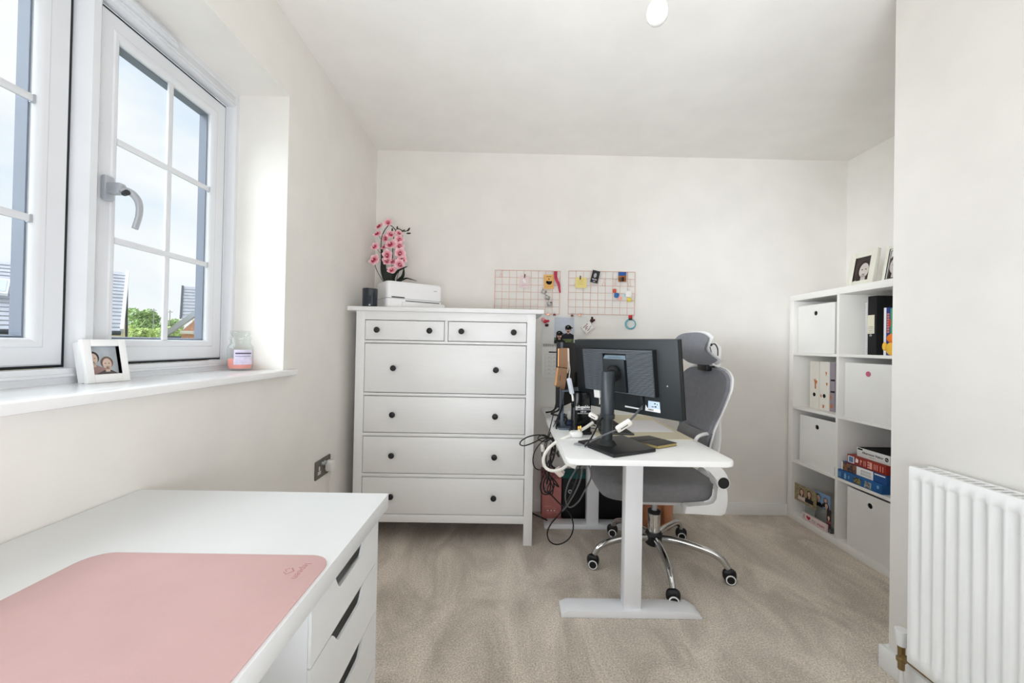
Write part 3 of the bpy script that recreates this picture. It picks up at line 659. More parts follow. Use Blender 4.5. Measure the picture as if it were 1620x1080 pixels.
# framed portraits on the bookcase
def portrait(label, x0, uL, uR, vt, hgt, depth, border, inner):
    ya, yb = AX(x0, uR, 440).y, AX(x0, uL, 440).y
    t = thing('framed_photo', label, 'photo frame', (x0, (ya+yb)/2, KZ), 'white photo frames on top of the bookcase')
    M = frame((x0, (ya+yb)/2, KZ+.004), (0, -1, 0), (0.17, 0, 1)); w = (yb-ya)/2
    b = new(); o = [(-w, 0), (w, 0), (w, hgt), (-w, hgt)]
    for a in ((-w, -w+border, 0, hgt), (w-border, w, 0, hgt)): box(b, *a, -depth, 0, .001)
    for a in ((0, border), (hgt-border, hgt)): box(b, -w+border, w-border, *a, -depth, 0, .001)
    obj('moulding', b, mat('cream_frame', (226, 224, 212), .45), t, M)
    plate('print', inner, t, M, -w+border, w-border, border, hgt-border, -depth+.001, -.006)
    one('strut', BLACKM, t, lambda b: box(b, -.015, .015, .012, hgt*.8, -depth-.004, -depth), M)
    return t, M, w
t, M, w = portrait('cream frame with a dark portrait of a woman, on the bookcase nearest the back wall', KX+.085, 1338, 1379, 420, .205, .018, .034, mat('dark_portrait_print', (62, 52, 48), .6, var=.3, vscale=14))
person_print(t, M, .012, .092, .042, mat('mono_face', (200, 192, 186), .7), HAIR, mat('mono_shirt', (190, 186, 180), .7), -.006, bnd=(-w+.018, w-.018, .034, .171))
t, M, w = portrait('cream photo frame with a mounted black edged portrait, half hidden by the column', KX+.10, 1393, 1432, 415, .2, .018, .018, mat('mono_paper', (216, 214, 208), .6))
shape('print_edge', INK, t, M, [[(-w+.024, .014), (-w+.027, .014), (-w+.027, .172), (-w+.024, .172)], [(-w+.024, .169), (w-.024, .169), (w-.024, .172), (-w+.024, .172)]], -.006, -.0054)
person_print(t, M, -.004, .088, .045, mat('mono_face', (200, 192, 186), .7), HAIR, BLACKM, -.006, bnd=(-w+.028, w-.028, .018, .168))

# ---------------------------------------------------------------- radiator
rd = thing('radiator', 'white fluted panel radiator on the near right wall', 'radiator', (1.29, .75, .15))
RX0, RY1, RY0, RZ0, RZ1 = 1.25, 1.204, .10, .152, .758
RADM = mat('radiator_enamel', (240, 241, 241), .28)
prof = []
y = RY1-.0005; b = new()
# fluted front panel: one profile swept up, flutes fade out at top and bottom
ys = [RY1, RY1-.012]; 
pitch, fl0 = .0324, RY1-.024
nfl = 33
pts = [(RY1, 0), (RY1-.008, 0)]
for k in range(nfl):
    c = fl0-k*pitch
    pts += [(c+.0115, 0), (c+.0085, 1), (c-.0085, 1), (c-.0115, 0)]
pts.append((RY0, 0))
def rx(k, z):
    e = min(1, max(0, (z-(RZ0+.036))/.010), max(0, ((RZ1-.036)-z)/.010)); return RX0-.0095*e*k*1.0 if False else RX0+.008*(e*(1-k))-.0
zl = [RZ0, RZ0+.004, RZ0+.036, RZ0+.042, RZ1-.042, RZ1-.036, RZ1-.004, RZ1]
def rxx(k, z):
    e = 1 if RZ0+.04 < z < RZ1-.04 else 0
    o = .004 if z in (RZ0, RZ1) else 0
    return RX0+o+(.0065*k if e else 0)
g = [[b.verts.new((rxx(k, z), yy, z)) for yy, k in pts] for z in zl]
for j in range(len(zl)-1):
    for i in range(len(pts)-1): b.faces.new((g[j][i], g[j][i+1], g[j+1][i+1], g[j+1][i]))
obj('front_panel', b, RADM, rd, smooth_angle=60)
one('back_panel', RADM, rd, lambda b: box(b, RX0+.058, RX0+.068, RY0, RY1, RZ0+.01, RZ1-.004, .002))
one('side_cover', RADM, rd, lambda b: box(b, RX0+.003, RX0+.070, RY1, RY1+.0018, RZ0+.004, RZ1-.002))
one('top_edge', RADM, rd, lambda b: (box(b, RX0+.002, RX0+.016, RY0, RY1, RZ1-.006, RZ1, .002), box(b, RX0+.056, RX0+.070, RY0, RY1, RZ1-.006, RZ1, .002)))
for k in range(52):
    yy = RY1-.02-k*.0205
    if yy < RY0+.01: break
    one('grille_bar', RADM, rd, lambda b: box(b, RX0+.014, RX0+.058, yy-.0042, yy+.0042, RZ1-.006, RZ1-.001))
one('convector_fins', mat('convector_grey', (95, 97, 98), .6), rd, lambda b: [box(b, RX0+.018, RX0+.054, RY1-.03-k*.0322-.004, RY1-.03-k*.0322, RZ0+.04, RZ1-.03) for k in range(32)])
one('bracket', RADM, rd, lambda b: (box(b, RX0+.066, XP-.001, 1.05, 1.08, .25, .7), box(b, RX0+.066, XP-.001, .3, .33, .25, .7)))
vx, vy = RX0+.042, RY1+.058
one('valve_cap', mat('valve_white', (236, 237, 238), .35), rd, lambda b: lathe(b, [(0, .160), (.013, .160), (.0145, .166), (.0185, .206), (.0175, .211), (0, .212)], 20, (vx, vy, 0)))
one('valve_body', BRASS, rd, lambda b: (lathe(b, [(0, .083), (.009, .083), (.009, .105), (.013, .108), (.013, .120), (.009, .123), (.010, .16), (0, .16)], 8, (vx, vy, 0)), cyl(b, (vx, vy, .128), (vx, RY1-.02, .128), .009, n=12)))
one('valve_pipe', mat('white_pipe', (225, 224, 220), .4), rd, lambda b: cyl(b, (vx, vy, .001), (vx, vy, .085), .0065, n=12))
one('tail_pipe', BRASS, rd, lambda b: cyl(b, (vx, RY1-.055, .128), (vx, RY1-.005, .128), .008, n=12))

# ---------------------------------------------------------------- bulb on its pendant
p = AY(1.1, 1040, 21)
bl = thing('pendant_bulb', 'unlit opal light bulb in a cream holder hanging from the ceiling', 'light bulb', (p.x, p.y, p.z))
OPAL = mat('opal_glass', (236, 235, 232), .25)
one('bulb', OPAL, bl, lambda b: lathe(b, [(0, -.031), (.010, -.0295), (.020, -.024), (.0275, -.014), (.0300, -.001), (.0285, .012), (.0235, .024), (.0175, .034), (.0145, .042), (0, .042)], 28, p))
CRM = mat('cream_bakelite', (233, 226, 196), .4)
one('lamp_holder', CRM, bl, lambda b: lathe(b, [(0, .038), (.0185, .038), (.0190, .070), (.016, .074), (.015, .090), (.006, .100), (0, .100)], 24, p))
one('flex', CABW, bl, lambda b: cyl(b, (p.x, p.y, p.z+.1), (p.x, p.y, H-.03), .003, n=8))
one('ceiling_rose', CRM, bl, lambda b: lathe(b, [(0, H-p.z), (.045, H-p.z), (.042, H-p.z-.018), (.012, H-p.z-.032), (0, H-p.z-.032)], 24, p))

# ---------------------------------------------------------------- socket and plug on the left wall
sk = thing('wall_socket', 'brushed metal double socket on the left wall above the desktop', 'socket', (XL, 1.935, .49))
M = frame((XL, 1.935, .490), (0, 1, 0), (0, 0, 1))
one('plate', NICKEL, sk, lambda b: prism(b, rrect(-.077, .077, -.044, .044, .004), 0, .0055, .0012), M)
for s in (-1, 1):
    one('outlet', mat('socket_white', (232, 230, 226), .4), sk, lambda b: (box(b, s*.040-.0055, s*.040+.0055, -.006, .013, .0055, .0062), box(b, s*.040-.015, s*.040+.015, -.024, -.010, .0055, .0062)), M)
    one('switch', SILVER, sk, lambda b: cyl(b, (s*.013, .021, .0055), (s*.013, .021, .016), .0085, .007, 16), M)
one('pin_slots', INK, sk, lambda b: [box(b, q-.0022, q+.0022, -.019, -.015, .0062, .0066) for q in (-.050, -.040, -.030)], M)
pg = thing('plug', 'white plug in the right outlet of the metal socket with its lead hanging down', 'plug', (XL+.03, 1.975, .486))
b = new(); prism(b, rrect(.018, .064, -.030, .022, .010), .0068, .036, .004); obj('body', b, mat('plug_white', (238, 237, 234), .35), pg, M)
one('lead', CABW, pg, lambda b: tube(b, [(XL+.022, 1.974, .462), (XL+.022, 1.974, .40), (XL+.019, 1.975, .25), (XL+.024, 1.98, .12), (XL+.04, 2.0, .006), (XL+.03, 2.15, .005)], .0032))

# ---------------------------------------------------------------- on the window sill
SZ = .991
a0, a1 = AZ(SZ, 139, 607), AZ(SZ, 207, 601.5)
fr_ = thing('framed_photo', 'white deep photo frame leaning on the window sill', 'photo frame', ((a0.x+a1.x)/2, (a0.y+a1.y)/2, SZ))
M = frame((a0+a1)/2+Vector((0, 0, .0006)), a1-a0, Vector((-.20, 0, 1))); w = (a1-a0).length/2; hh = .114
b = new(); bo = .0175
for q in ((-w, -w+bo, .0, hh), (w-bo, w, .0, hh)): box(b, *q, -.012, 0, .001)
for q in ((.0, bo+.004), (hh-bo, hh)): box(b, -w+bo, w-bo, *q, -.012, 0, .001)
FRW = mat('white_frame', (244, 244, 244), .35)
obj('moulding', b, FRW, fr_, M)
one('box_sides', FRW, fr_, lambda b: (box(b, -w+.003, -w+.007, .004, hh-.004, -.033, -.012), box(b, w-.007, w-.003, .004, hh-.004, -.033, -.012), box(b, -w+.007, w-.007, .004, .008, -.033, -.012), box(b, -w+.007, w-.007, hh-.008, hh-.004, -.033, -.012)), M)
plate('print', mat('soft_grey_print', (196, 198, 206), .6, var=.08, vscale=30), fr_, M, -w+.007, w-.007, .008, hh-.008, -.018, -.014)
BF = (-w+.019, w-.019, .020, hh-.018)
person_print(fr_, M, -.022, .064, .015, SKIN2, HAIR, mat('mauve_print', (170, 132, 130), .7), -.014, long=False, bnd=BF)
person_print(fr_, M, .008, .050, .015, SKIN2, mat('print_brown_hair', (120, 92, 84), .7), mat('dark_print', (90, 78, 80), .7), -.013, long=False, bnd=BF)
one('pane', GLASS, fr_, lambda b: box(b, -w+bo-.002, w-bo+.002, bo, hh-bo+.002, -.0075, -.006), M)
p = AZ(SZ, 379.5, 585.5)
jar = thing('candle_jar', 'lidded glass candle jar of pink wax at the right end of the window sill', 'candle', p)
def glass_clear():
    return mat('jar_glass', (250, 251, 252), .02, trans=1, ior=1.12, spec=.3)
JG = GLASS
one('jar', JG, jar, lambda b: lathe(b, [(0, .001), (.036, .001), (.042, .006), (.0435, .02), (.0435, .082), (.041, .094), (.034, .102), (.033, .118), (.0385, .120), (.0385, .124), (.031, .124), (.031, .104), (.039, .092), (.0405, .08), (.0405, .02), (.038, .008), (0, .006)], 32, p))
one('wax', mat('pink_wax', (246, 158, 148), .45), jar, lambda b: lathe(b, [(0, .0065), (.036, .0085), (.039, .02), (.0395, .043), (.037, .045), (0, .044)], 32, p))
one('lid', JG, jar, lambda b: lathe(b, [(0, .1245), (.030, .1245), (.036, .1265), (.036, .129), (.029, .132), (.033, .140), (.034, .149), (.028, .153), (0, .154), (0, .150), (.026, .148), (.030, .142), (.026, .132), (.026, .129), (0, .128)], 32, p))
# paper label wrapped on the jar
b = new(); a_m = math.atan2(-p.y+.05, -p.x+.0)+.25
gridsurf(b, lambda i, j: (p.x+.0439*cos(a_m-.75+1.5*i), p.y+.0439*sin(a_m-.75+1.5*i), p.z+.024+.056*j), 14, 1)
plabel(obj('paper_label', b, mat('lilac_label', (214, 205, 226), .6, var=.06, vscale=60), jar), 'lilac paper label with a dark title band')
b = new(); gridsurf(b, lambda i, j: (p.x+.0442*cos(a_m-.62+1.24*i), p.y+.0442*sin(a_m-.62+1.24*i), p.z+.064+.005*j), 14, 1); obj('title_band', b, mat('title_ink', (80, 80, 100), .7), jar)
b = new(); gridsurf(b, lambda i, j: (p.x+.0442*cos(a_m-.62+1.24*i), p.y+.0442*sin(a_m-.62+1.24*i), p.z+.054+.003*j), 14, 1); obj('title_line', b, mat('title_grey', (150, 150, 175), .7), jar)
one('wick', INK, jar, lambda b: cyl(b, (p.x, p.y, p.z+.044), (p.x, p.y, p.z+.054), .0012, n=6))
# ---------------------------------------------------------------- on the chest
CT = 1.306
p = AY(2.24, 585, 486); p.z = CT
cup = thing('candle_cup', 'dark navy glass candle cup on the left end of the chest', 'candle', p)
one('glass', mat('navy_glass', (22, 34, 46), .12, coat=.5), cup, lambda b: lathe(b, [(0, .0005), (.034, .0005), (.040, .005), (.0415, .014), (.0425, .106), (.0415, .108), (.0395, .106), (.0385, .06), (0, .058)], 32, p))
one('wax', mat('navy_wax', (48, 56, 66), .5), cup, lambda b: lathe(b, [(0, .059), (.038, .0605), (.038, .072), (0, .073)], 24, p))
# printer
A = Vector((-.700, 2.225, CT)); E1 = Vector((.80, .60, 0)); 
pr = thing('printer', 'white compact printer turned at an angle on top of the chest', 'printer', A)
M = frame(A, (.82, .572, 0), (-.572, .82, 0)); PRW = mat('printer_white', (240, 240, 241), .35)
pw, pd = .345, .205
b = new(); prism(b, rrect(0, pw, 0, pd, .022), .004, .058, .003); obj('lower_body', b, PRW, pr, M)
b = new(); prism(b, rrect(.001, pw-.001, .001, pd, .022), .061, .150, .004)
obj('upper_body', b, PRW, pr, M)
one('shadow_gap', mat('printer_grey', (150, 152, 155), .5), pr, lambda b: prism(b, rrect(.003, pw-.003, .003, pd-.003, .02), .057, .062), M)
one('top_lid', PRW, pr, lambda b: prism(b, rrect(.004, pw-.004, .004, pd-.003, .02), .151, .158, .002), M)
one('front_flap', PRW, pr, lambda b: box(b, .09, pw+.012, -.012, .004, .005, .042, .004), M)
one('output_slot', INK, pr, lambda b: box(b, .028, .105, -.0008, .003, .063, .069), M)
one('tray_slot', mat('printer_slot', (70, 72, 75), .6), pr, lambda b: box(b, .11, pw-.02, -.0008, .003, .046, .051), M)
one('foot', BLACK, pr, lambda b: [box(b, x, x+.03, y, y+.02, .0005, .005) for x in (.03, pw-.06) for y in (.02, pd-.05)], M)
shape('logo', mat('pale_grey_ink', (200, 202, 204), .6), pr, frame(A+Vector((0, 0, 0)), (.82, .572, 0), (0, 0, 1)), [[(pw-.060, .118), (pw-.038, .118), (pw-.038, .124), (pw-.060, .124)]], 0, .0006)

# orchid in a pot behind the printer
OY = 2.5
op = AY(OY, 624, 470); op.z = CT; op.x = -.735
orc = thing('orchid', 'pink artificial orchid with dark leaves standing behind the printer', 'plant', op)
one('pot', mat('grey_ceramic', (200, 198, 192), .4), orc, lambda b: lathe(b, [(0, .0005), (.040, .0005), (.050, .11), (.046, .11), (.042, .09), (0, .088)], 24, op))
STEM = mat('dark_green_stem', (38, 50, 36), .6); LEAF = mat('dark_orchid_leaf', (24, 36, 27), .45, var=.2, vscale=10)
PETAL = petal_mat(); LIP = mat('crimson_lip', (168, 40, 76), .5); YC = mat('orchid_throat', (240, 214, 190), .5)
def O(u, v, y=OY): return AY(y, u, v)
base_ = Vector((op.x, OY-.005, CT+.09))
def stem(pts, r=.0028): 
    return one('stem', STEM, orc, lambda b: tube(b, [base_]+pts, r, 6, 5))
stem([O(605.5, 440), O(603, 405), O(604, 375), O(613, 358), O(619, 357), O(626, 364)])
stem([O(606, 445), O(596, 427), O(592, 414, 2.43)], .0022)
stem([O(620, 440), O(621, 405), O(622, 380), O(628, 362), O(640, 366), O(648, 362)])
stem([O(628, 440), O(635, 415), O(637, 385), O(636, 372)], .0022)
for a, q in (((604, 400), (597, 394)), ((603, 412), (598, 405)), ((604, 378), (600, 373)), ((622, 410), (630, 406)), ((621, 395), (629, 390)), ((612, 410), (613, 405)), ((604, 395), (608, 390)), ((622, 420), (630, 416))):
    one('flower_stalk', STEM, orc, lambda b: tube(b, [O(*a), O((a[0]+q[0])/2, (a[1]+q[1])/2+2, OY-.01), O(*q, OY-.02)], .0014, 5, 4))
def petal_bm():
    b = new()
    def one_petal(ang, L, wd, cup, M0=Matrix.Identity(4)):
        R_ = M0 @ Matrix.Rotation(ang, 4, 'Z')
        def fn(i, j):
            t = j; w_ = wd*sin(pi*min(1, t*.93+.07))**.7
            s = (i-.5)*2
            return R_ @ Vector((s*w_, .003+L*t, cup*t*t+.0035*(1-s*s)*(1-t)-.002*s*s))
        vs = gridsurf(b, fn, 4, 5)
    for a, L, wd, c in ((0, .033, .0155, .008), (72, .031, .0170, .005), (-72, .031, .0170, .005), (140, .031, .0145, .009), (-140, .031, .0145, .009)):
        one_petal(rad(a), L, wd, c)
    r = bmesh.ops.solidify(b, geom=b.faces[:], thickness=.0007)
    return b
proto = None
def bloom(u, v, y, yaw, pitch, s=1.0):
    global proto
    c = O(u, v, y)
    M = Matrix.Translation(c) @ Matrix.Rotation(yaw, 4, 'Z') @ Matrix.Rotation(rad(90)+pitch, 4, 'X') @ Matrix.Rotation(random.uniform(-.7, .7), 4, 'Z') @ Matrix.Scale(s, 4)
    if proto is None:
        f = obj('bloom', petal_bm(), PETAL, orc, local=True)
        one('lip', LIP, f, lambda b: (superell(b, (0, -.008, .008), .008, .010, .006, 1, 1, 12, 8), superell(b, (0, .003, .007), .006, .006, .007, 1, 1, 10, 8)), local=True)
        one('throat', YC, f, lambda b: superell(b, (0, -.004, .0135), .0035, .004, .003, 1, 1, 10, 6), local=True)
        proto = f
    else:
        f = proto.copy(); COL.objects.link(f); f.parent = orc; 
        for k in kids(proto):
            d = k.copy(); COL.objects.link(d); d.parent = f
    f.matrix_local = Matrix.Translation(-op) @ M
for u, v, dy, yaw, s in ((614, 352, -.02, .1, .92), (600.5, 358, -.03, -.5, .9), (597.5, 370, -.05, -.3, .85), (593.5, 390, -.07, -.2, .9), (592.5, 411, -.08, -.3, 1.0), (618, 371, -.03, .2, .85), (610, 377, -.02, -.4, .85), (618.5, 387, -.06, 0, 1.05), (609, 390, -.03, -.5, .9), (613, 403, -.07, -.1, 1.08), (612, 412, -.04, .3, .9), (620, 427.5, -.07, .2, 1.0), (632, 379, -.03, .5, .9), (632, 389, -.04, .5, .9), (633, 400, -.05, .3, .95), (636, 410, -.04, .5, .95), (632, 418, -.06, .3, 1.0), (631, 369, -.03, .6, .75), (621, 414, -.02, .2, .8)):
    bloom(u, v, OY+dy, yaw, random.uniform(-.6, .35), s*random.uniform(.95, 1.22))
for (u, v), d in (((620.5, 364), (0, 1)), ((628.5, 361), (0, 1)), ((638, 365), (.7, .4)), ((646.5, 363), (.5, .8)), ((646.5, 369), (1, .05)), ((636, 374), (0, 1))):
    c = O(u, v); 
    one('bud', mat('orchid_bud', (84, 78, 52), .6) if u in (638,) else STEM, orc, lambda b: tf(superell(b, (0, 0, 0), .0055, .0055, .0145, 1, 1, 10, 8), Matrix.Translation(c) @ Vector((d[0], 0, d[1])).to_track_quat('Z', 'Y').to_matrix().to_4x4()))
def blade(pts, w):
    P = smooth(pts, 6); b = new(); n = len(P)
    sc = [max(.12, sin(pi*(.12+.88*i/(n-1)))**.6) for i in range(n)]
    sweep(b, P, [(q[0]*.0012, q[1]*w) for q in ell(0, 0, 1, 1, 8)], scale=sc, up=(.2, -1, .1)); obj('leaf', b, LEAF, orc)
for pts, w in (([O(607, 436), O(605, 412), O(604, 392)], .012), ([O(610, 440), O(609, 425), O(609, 413)], .010), ([O(616, 440), O(618, 432), O(621, 424)], .013), ([O(622, 445, 2.46), O(628, 430, 2.42), O(636, 425, 2.39), O(645, 421, 2.36)], .008), ([O(628, 448, 2.46), O(637, 437, 2.43), O(639, 424, 2.41)], .011), ([O(630, 449, 2.45), O(641, 440.5, 2.42), O(650, 441.5, 2.40), O(660, 444.5, 2.38)], .006), ([O(612, 442), O(612, 432), O(614, 424)], .012), ([O(622, 440), O(622, 430), O(623, 420)], .011)):
    blade([Vector((op.x+random.uniform(-.015, .015), OY+random.uniform(-.02, .01), CT+.085))]+pts, w)

# ---------------------------------------------------------------- wire grids and what hangs on them
GY = YB-.012
def grid(u0, v0, u1, v1, label):
    a, c = AY(GY, u0, v0), AY(GY, u1, v1); x0, x1, z1, z0 = a.x, c.x, a.z, c.z
    t = thing('wire_grid', label, 'pinboard', ((x0+x1)/2, GY, z0), 'rose gold wire grids on the back wall')
    for i in range(10):
        x = x0+(x1-x0)*i/9; one('wire', ROSE, t, lambda b: cyl(b, (x, GY, z0), (x, GY, z1), .0017 if i in (0, 9) else .0011, n=6))
    for i in range(7):
        z = z0+(z1-z0)*i/6; one('wire', ROSE, t, lambda b: cyl(b, (x0, GY-.0025, z), (x1, GY-.0025, z), .0017 if i in (0, 6) else .0011, n=6))
    one('hook', ROSE, t, lambda b: [cyl(b, (x, GY, z1-.002), (x, YB+.001, z1-.002), .002, n=6) for x in (x0+.05, x1-.05)])
    return t
grid(783.5, 427, 885, 497, 'left rose gold wire grid, partly hidden behind the chest top')
grid(900, 428.3, 1003.5, 498.5, 'right rose gold wire grid above the black monitor')
def hung(name, label, cat, u, v, wpx, hpx, ang, m, dy=.008, thick=.001, group=None):
    y = GY-dy; c = AY(y, u, v); s = y/F
    t = thing(name, label, cat, c, group); M = frame(c, (cos(ang), 0, -sin(ang)), (sin(ang), 0, cos(ang)))
    w, h = wpx*s/2, hpx*s/2
    plate('card', m, t, M, -w, w, -h, h, 0, thick)
    return t, M @ Matrix.Translation((0, 0, thick-.0004)), w, h
PEGM = mat('dark_peg', (96, 72, 64), .5)
def peg(t, M, x, y, m=None, s=1):
    one('clip', m or PEGM, t, lambda b: box(b, x-.004*s, x+.004*s, y-.012*s, y+.012*s, .0006, .008, .001), M)
t, M, w, h = hung('note_card', 'pale pink folded card clipped to the left wire grid', 'card', 829.5, 445.5, 13.5, 19, .10, mat('blush_card', (232, 210, 212), .7))
peg(t, M, -.002, h*.95); shape('printed_hearts', WHITEI, t, M, [ell(-.004, .010, .009, .007, 8), ell(.004, -.002, .010, .008, 8)], .0004, .0008); shape('fold', mat('blush_card_dark', (214, 188, 190), .7), t, M, [[(-w*.6, -h*.6), (w*.9, -h*.4), (w*.9, -h*.55), (-w*.6, -h*.75)]], .0004, .0007)
t, M, w, h = hung('note_card', 'orange card with a black cat shape on the left wire grid', 'card', 868.3, 445.5, 15.5, 22.5, -.04, mat('orange_card', (226, 176, 104), .7), .009)
shape('black_motif', INK, t, M, [ell(.002, -.008, .017, .012, 14), ell(-.010, -.003, .010, .010, 10), ell(.001, .018, .004, .005, 8), ell(.016, -.002, .006, .008, 8)], .0004, .0008); shape('printed_line', INK, t, M, [[(-w*.5, h*.68), (w*.55, h*.68), (w*.55, h*.74), (-w*.5, h*.74)]], .0004, .0008)
shape('inner_border', mat('deep_orange', (205, 146, 76), .7), t, M, [[(-w*.85, -h*.72), (w*.85, -h*.72), (w*.85, -h*.66), (-w*.85, -h*.66)], [(-w*.85, -h*.72), (-w*.78, -h*.72), (-w*.78, h*.85), (-w*.85, h*.85)], [(w*.78, -h*.72), (w*.85, -h*.72), (w*.85, h*.85), (w*.78, h*.85)]], .0004, .0007)
# photo strip of three hanging pictures
st = thing('photo_strip', 'strip of three black and white photos hanging down the left wire grid', 'photo', AY(GY-.012, 864, 468))
prev = None
for i, (u, v, a) in enumerate(((860.5, 461.5, -.35), (866, 470.5, -.4), (870, 480.5, .1))):
    c = AY(GY-.012, u, v); M = frame(c, (cos(a), 0, sin(a)), (-sin(a), 0, cos(a)))
    plate('picture', mat('mono_print', (60, 56, 54), .6, var=.5, vscale=60, c2=(190, 188, 184)), st, M, -.017, .017, -.014, .014, 0, .001)
    shape('pale_face', mat('mono_face', (200, 192, 186), .7), st, M, [ell(-.004, .002, .008, .009, 10)], .001, .0013)
one('string', mat('red_string', (170, 60, 60), .7), st, lambda b: tube(b, [AY(GY-.0115, 858, 454), AY(GY-.0115, 861, 463), AY(GY-.0115, 866, 472), AY(GY-.0115, 870, 481)], .001, 5, 4))
# ribbon
b = new(); rib = [AY(GY-.010, q, w_) for q, w_ in ((879, 429), (879.5, 440), (884, 450), (885, 457), (886, 463))]
sweep(b, smooth(rib, 6), [(q[0]*.0016, q[1]*.012) for q in ell(0, 0, 1, 1, 8)], scale=[1.0-.55*i/24 for i in range(25)], up=(0, -1, 0))
tag(obj('ribbon', b, mat('crimson_ribbon', (186, 40, 76), .45, var=.15, vscale=30)), 'crimson satin ribbon hanging from the right corner of the left wire grid', 'ribbon')
t, M, w, h = hung('sticky_note', 'yellow note with faint writing on the right wire grid', 'note', 919, 447, 17.5, 16.5, .02, mat('yellow_note', (232, 214, 138), .75))
peg(t, M, -.006, h*.95); shape('scribbled_lines', mat('pencil', (176, 160, 100), .8), t, M, [[(-w*.55, q), (w*.4, q), (w*.4, q+.0015), (-w*.55, q+.0015)] for q in (h*.35, h*.05, -h*.3)], .0004, .0007)
t, M, w, h = hung('event_card', 'black card tilted on the top edge of the right wire grid', 'card', 941.6, 437.5, 12, 19.5, .22, mat('black_card', (36, 34, 38), .6), .010)
shape('white_emblem', mat('pale_print', (176, 172, 180), .7), t, M, [ell(-.002, .008, .010, .016, 12), [(-w*.7, -h*.55), (w*.6, -h*.55), (w*.6, -h*.38), (-w*.7, -h*.38)], [(-w*.3, -h*.85), (w*.3, -h*.85), (w*.3, -h*.72), (-w*.3, -h*.72)]], .0004, .0008)
t, M, w, h = hung('postcard', 'blue and orange sunset card at the right end of the right wire grid', 'card', 984.4, 438, 12.5, 15.5, -.02, mat('sunset_orange', (190, 116, 48), .6, var=.4, vscale=45, c2=(80, 50, 40)), .010)
shape('blue_sky_band', mat('postcard_blue', (40, 88, 160), .6), t, M, [[(-w, h*.2), (w, h*.35), (w, h), (-w, h)]], .0004, .0008)
shape('dark_shape', INK, t, M, [[(-w*.2, -h*.9), (w*.4, -h*.9), (w*.5, -h*.1), (0, h*.05)]], .0008, .001)
def paperclip(u, v, label):
    t = thing('wire_hook', label, 'hook', AY(GY-.004, u, v), 'rose gold hooks on the wire grids'); y = GY-.005; y2 = GY+.003
    one('wire', ROSE, t, lambda b: tube(b, [AY(y2, u+1.5, v-1), AY(y, u+1.5, v-2), AY(y, u+.8, v+2), AY(y, u-1.6, v+7), AY(y, u-1, v+9.5), AY(y, u+1.2, v+9), AY(y, u+1.8, v+3)], .0011, 5, 4))
paperclip(792, 429, 'rose gold wire hook at the upper left of the left wire grid'); paperclip(955, 442.5, 'rose gold wire hook right of the black card'); paperclip(973, 443, 'rose gold wire hook left of the sunset card'); paperclip(996, 443, 'rose gold wire hook at the far right of the right wire grid')
def keyring(label, u, v, bits):
    c = AY(GY-.012, u, v); t = thing('key_ring', label, 'key ring', c, 'charms on the right wire grid')
    one('ring', SILVER, t, lambda b: sweep(b, [c+Vector((.008*cos(2*pi*k/14), 0, .008*sin(2*pi*k/14)+.012)) for k in range(14)], ell(0, 0, .0008, .0008, 5), True))
    for (du, dv, rx, rz, m) in bits:
        q = AY(GY-.012, u+du, v+dv); one('charm', m, t, lambda b: superell(b, q, rx, .004, rz, .6, 1, 14, 6))
keyring('red, blue and pink enamel charms hanging on the right wire grid', 974.5, 462, ((-2.5, -2, .013, .014, mat('red_enamel', (206, 84, 58), .4)), (1, 5, .017, .017, mat('blue_enamel', (36, 102, 170), .4)), (6, 9.5, .013, .014, mat('pink_enamel', (240, 172, 160), .4))))
keyring('white and yellow charms on a ring at the far right of the right grid', 994, 462, ((.5, 3, .021, .021, mat('white_enamel', (238, 234, 230), .4)), (1.5, 12, .016, .014, mat('yellow_enamel', (224, 204, 84), .4)), (-6, 5, .008, .008, mat('pale_blue_enamel', (170, 210, 226), .4))))
def bulldog(u, v, m, label):
    c = AY(GY-.006, u, v); t = thing('binder_clip', label, 'clip', c, 'small clips along the foot of the wire grids')
    b = new(); prism(b, [(-.010, -.006), (.010, -.006), (.006, .006), (-.006, .006)], -.006, .006, .001)
    obj('body', b, m, t, frame(c, (1, 0, 0), (0, 0, 1)))
    one('lever', SILVER, t, lambda b: sweep(b, [c+Vector((.004*cos(a), -.004, .010+.006*sin(a))) for a in [2*pi*k/10 for k in range(10)]], ell(0, 0, .0008, .0008, 5), True))
DR = mat('dark_red_clip', (120, 40, 40), .4)
bulldog(867.5, 497, COPPER, 'copper clip on the foot of the left wire grid'); bulldog(877, 497.5, DR, 'dark red clip at the right of the left grid foot'); bulldog(905, 499, DR, 'dark red clip at the left of the right grid foot'); bulldog(917.5, 498.5, COPPER, 'copper clip holding the calendar on the right grid foot')

# ---------------------------------------------------------------- calendar, photo, tag and bracelet below the grids
CYL = YB-.004
a, c = AY(CYL, 858.5, 499), AY(CYL, 927, 598)
cal = thing('wall_calendar', 'white spiral wall calendar hanging open beside the chest', 'calendar', ((a.x+c.x)/2, CYL, c.z))
M = frame(((a.x+c.x)/2, CYL, (a.z+c.z)/2), (1, 0, 0), (0, 0, 1)); w, h = (c.x-a.x)/2, (a.z-c.z)/2
sp = AY(CYL, 870, 546).z-(a.z+c.z)/2
plate('upper_sheet', mat('calendar_sheet', (226, 226, 224), .7), cal, M, -w, w, sp+.004, h, 0, .0012)
plate('month_sheet', PAPER, cal, M, -w, w, -h, sp-.004, 0, .0018)
for k in range(26):
    x = -w+.012+k*(2*w-.024)/25
    one('ring', DGREY, cal, lambda b: sweep(b, [(x, sp+.010*cos(2*pi*i/8), .004+.005*sin(2*pi*i/8)) for i in range(8)], ell(0, 0, .0010, .0010, 4), True), M)
shape('month_title', INK, cal, M, [[(-w+.045, sp-.05), (-w+.105, sp-.05), (-w+.105, sp-.042), (-w+.045, sp-.042)]], .0018, .0022)
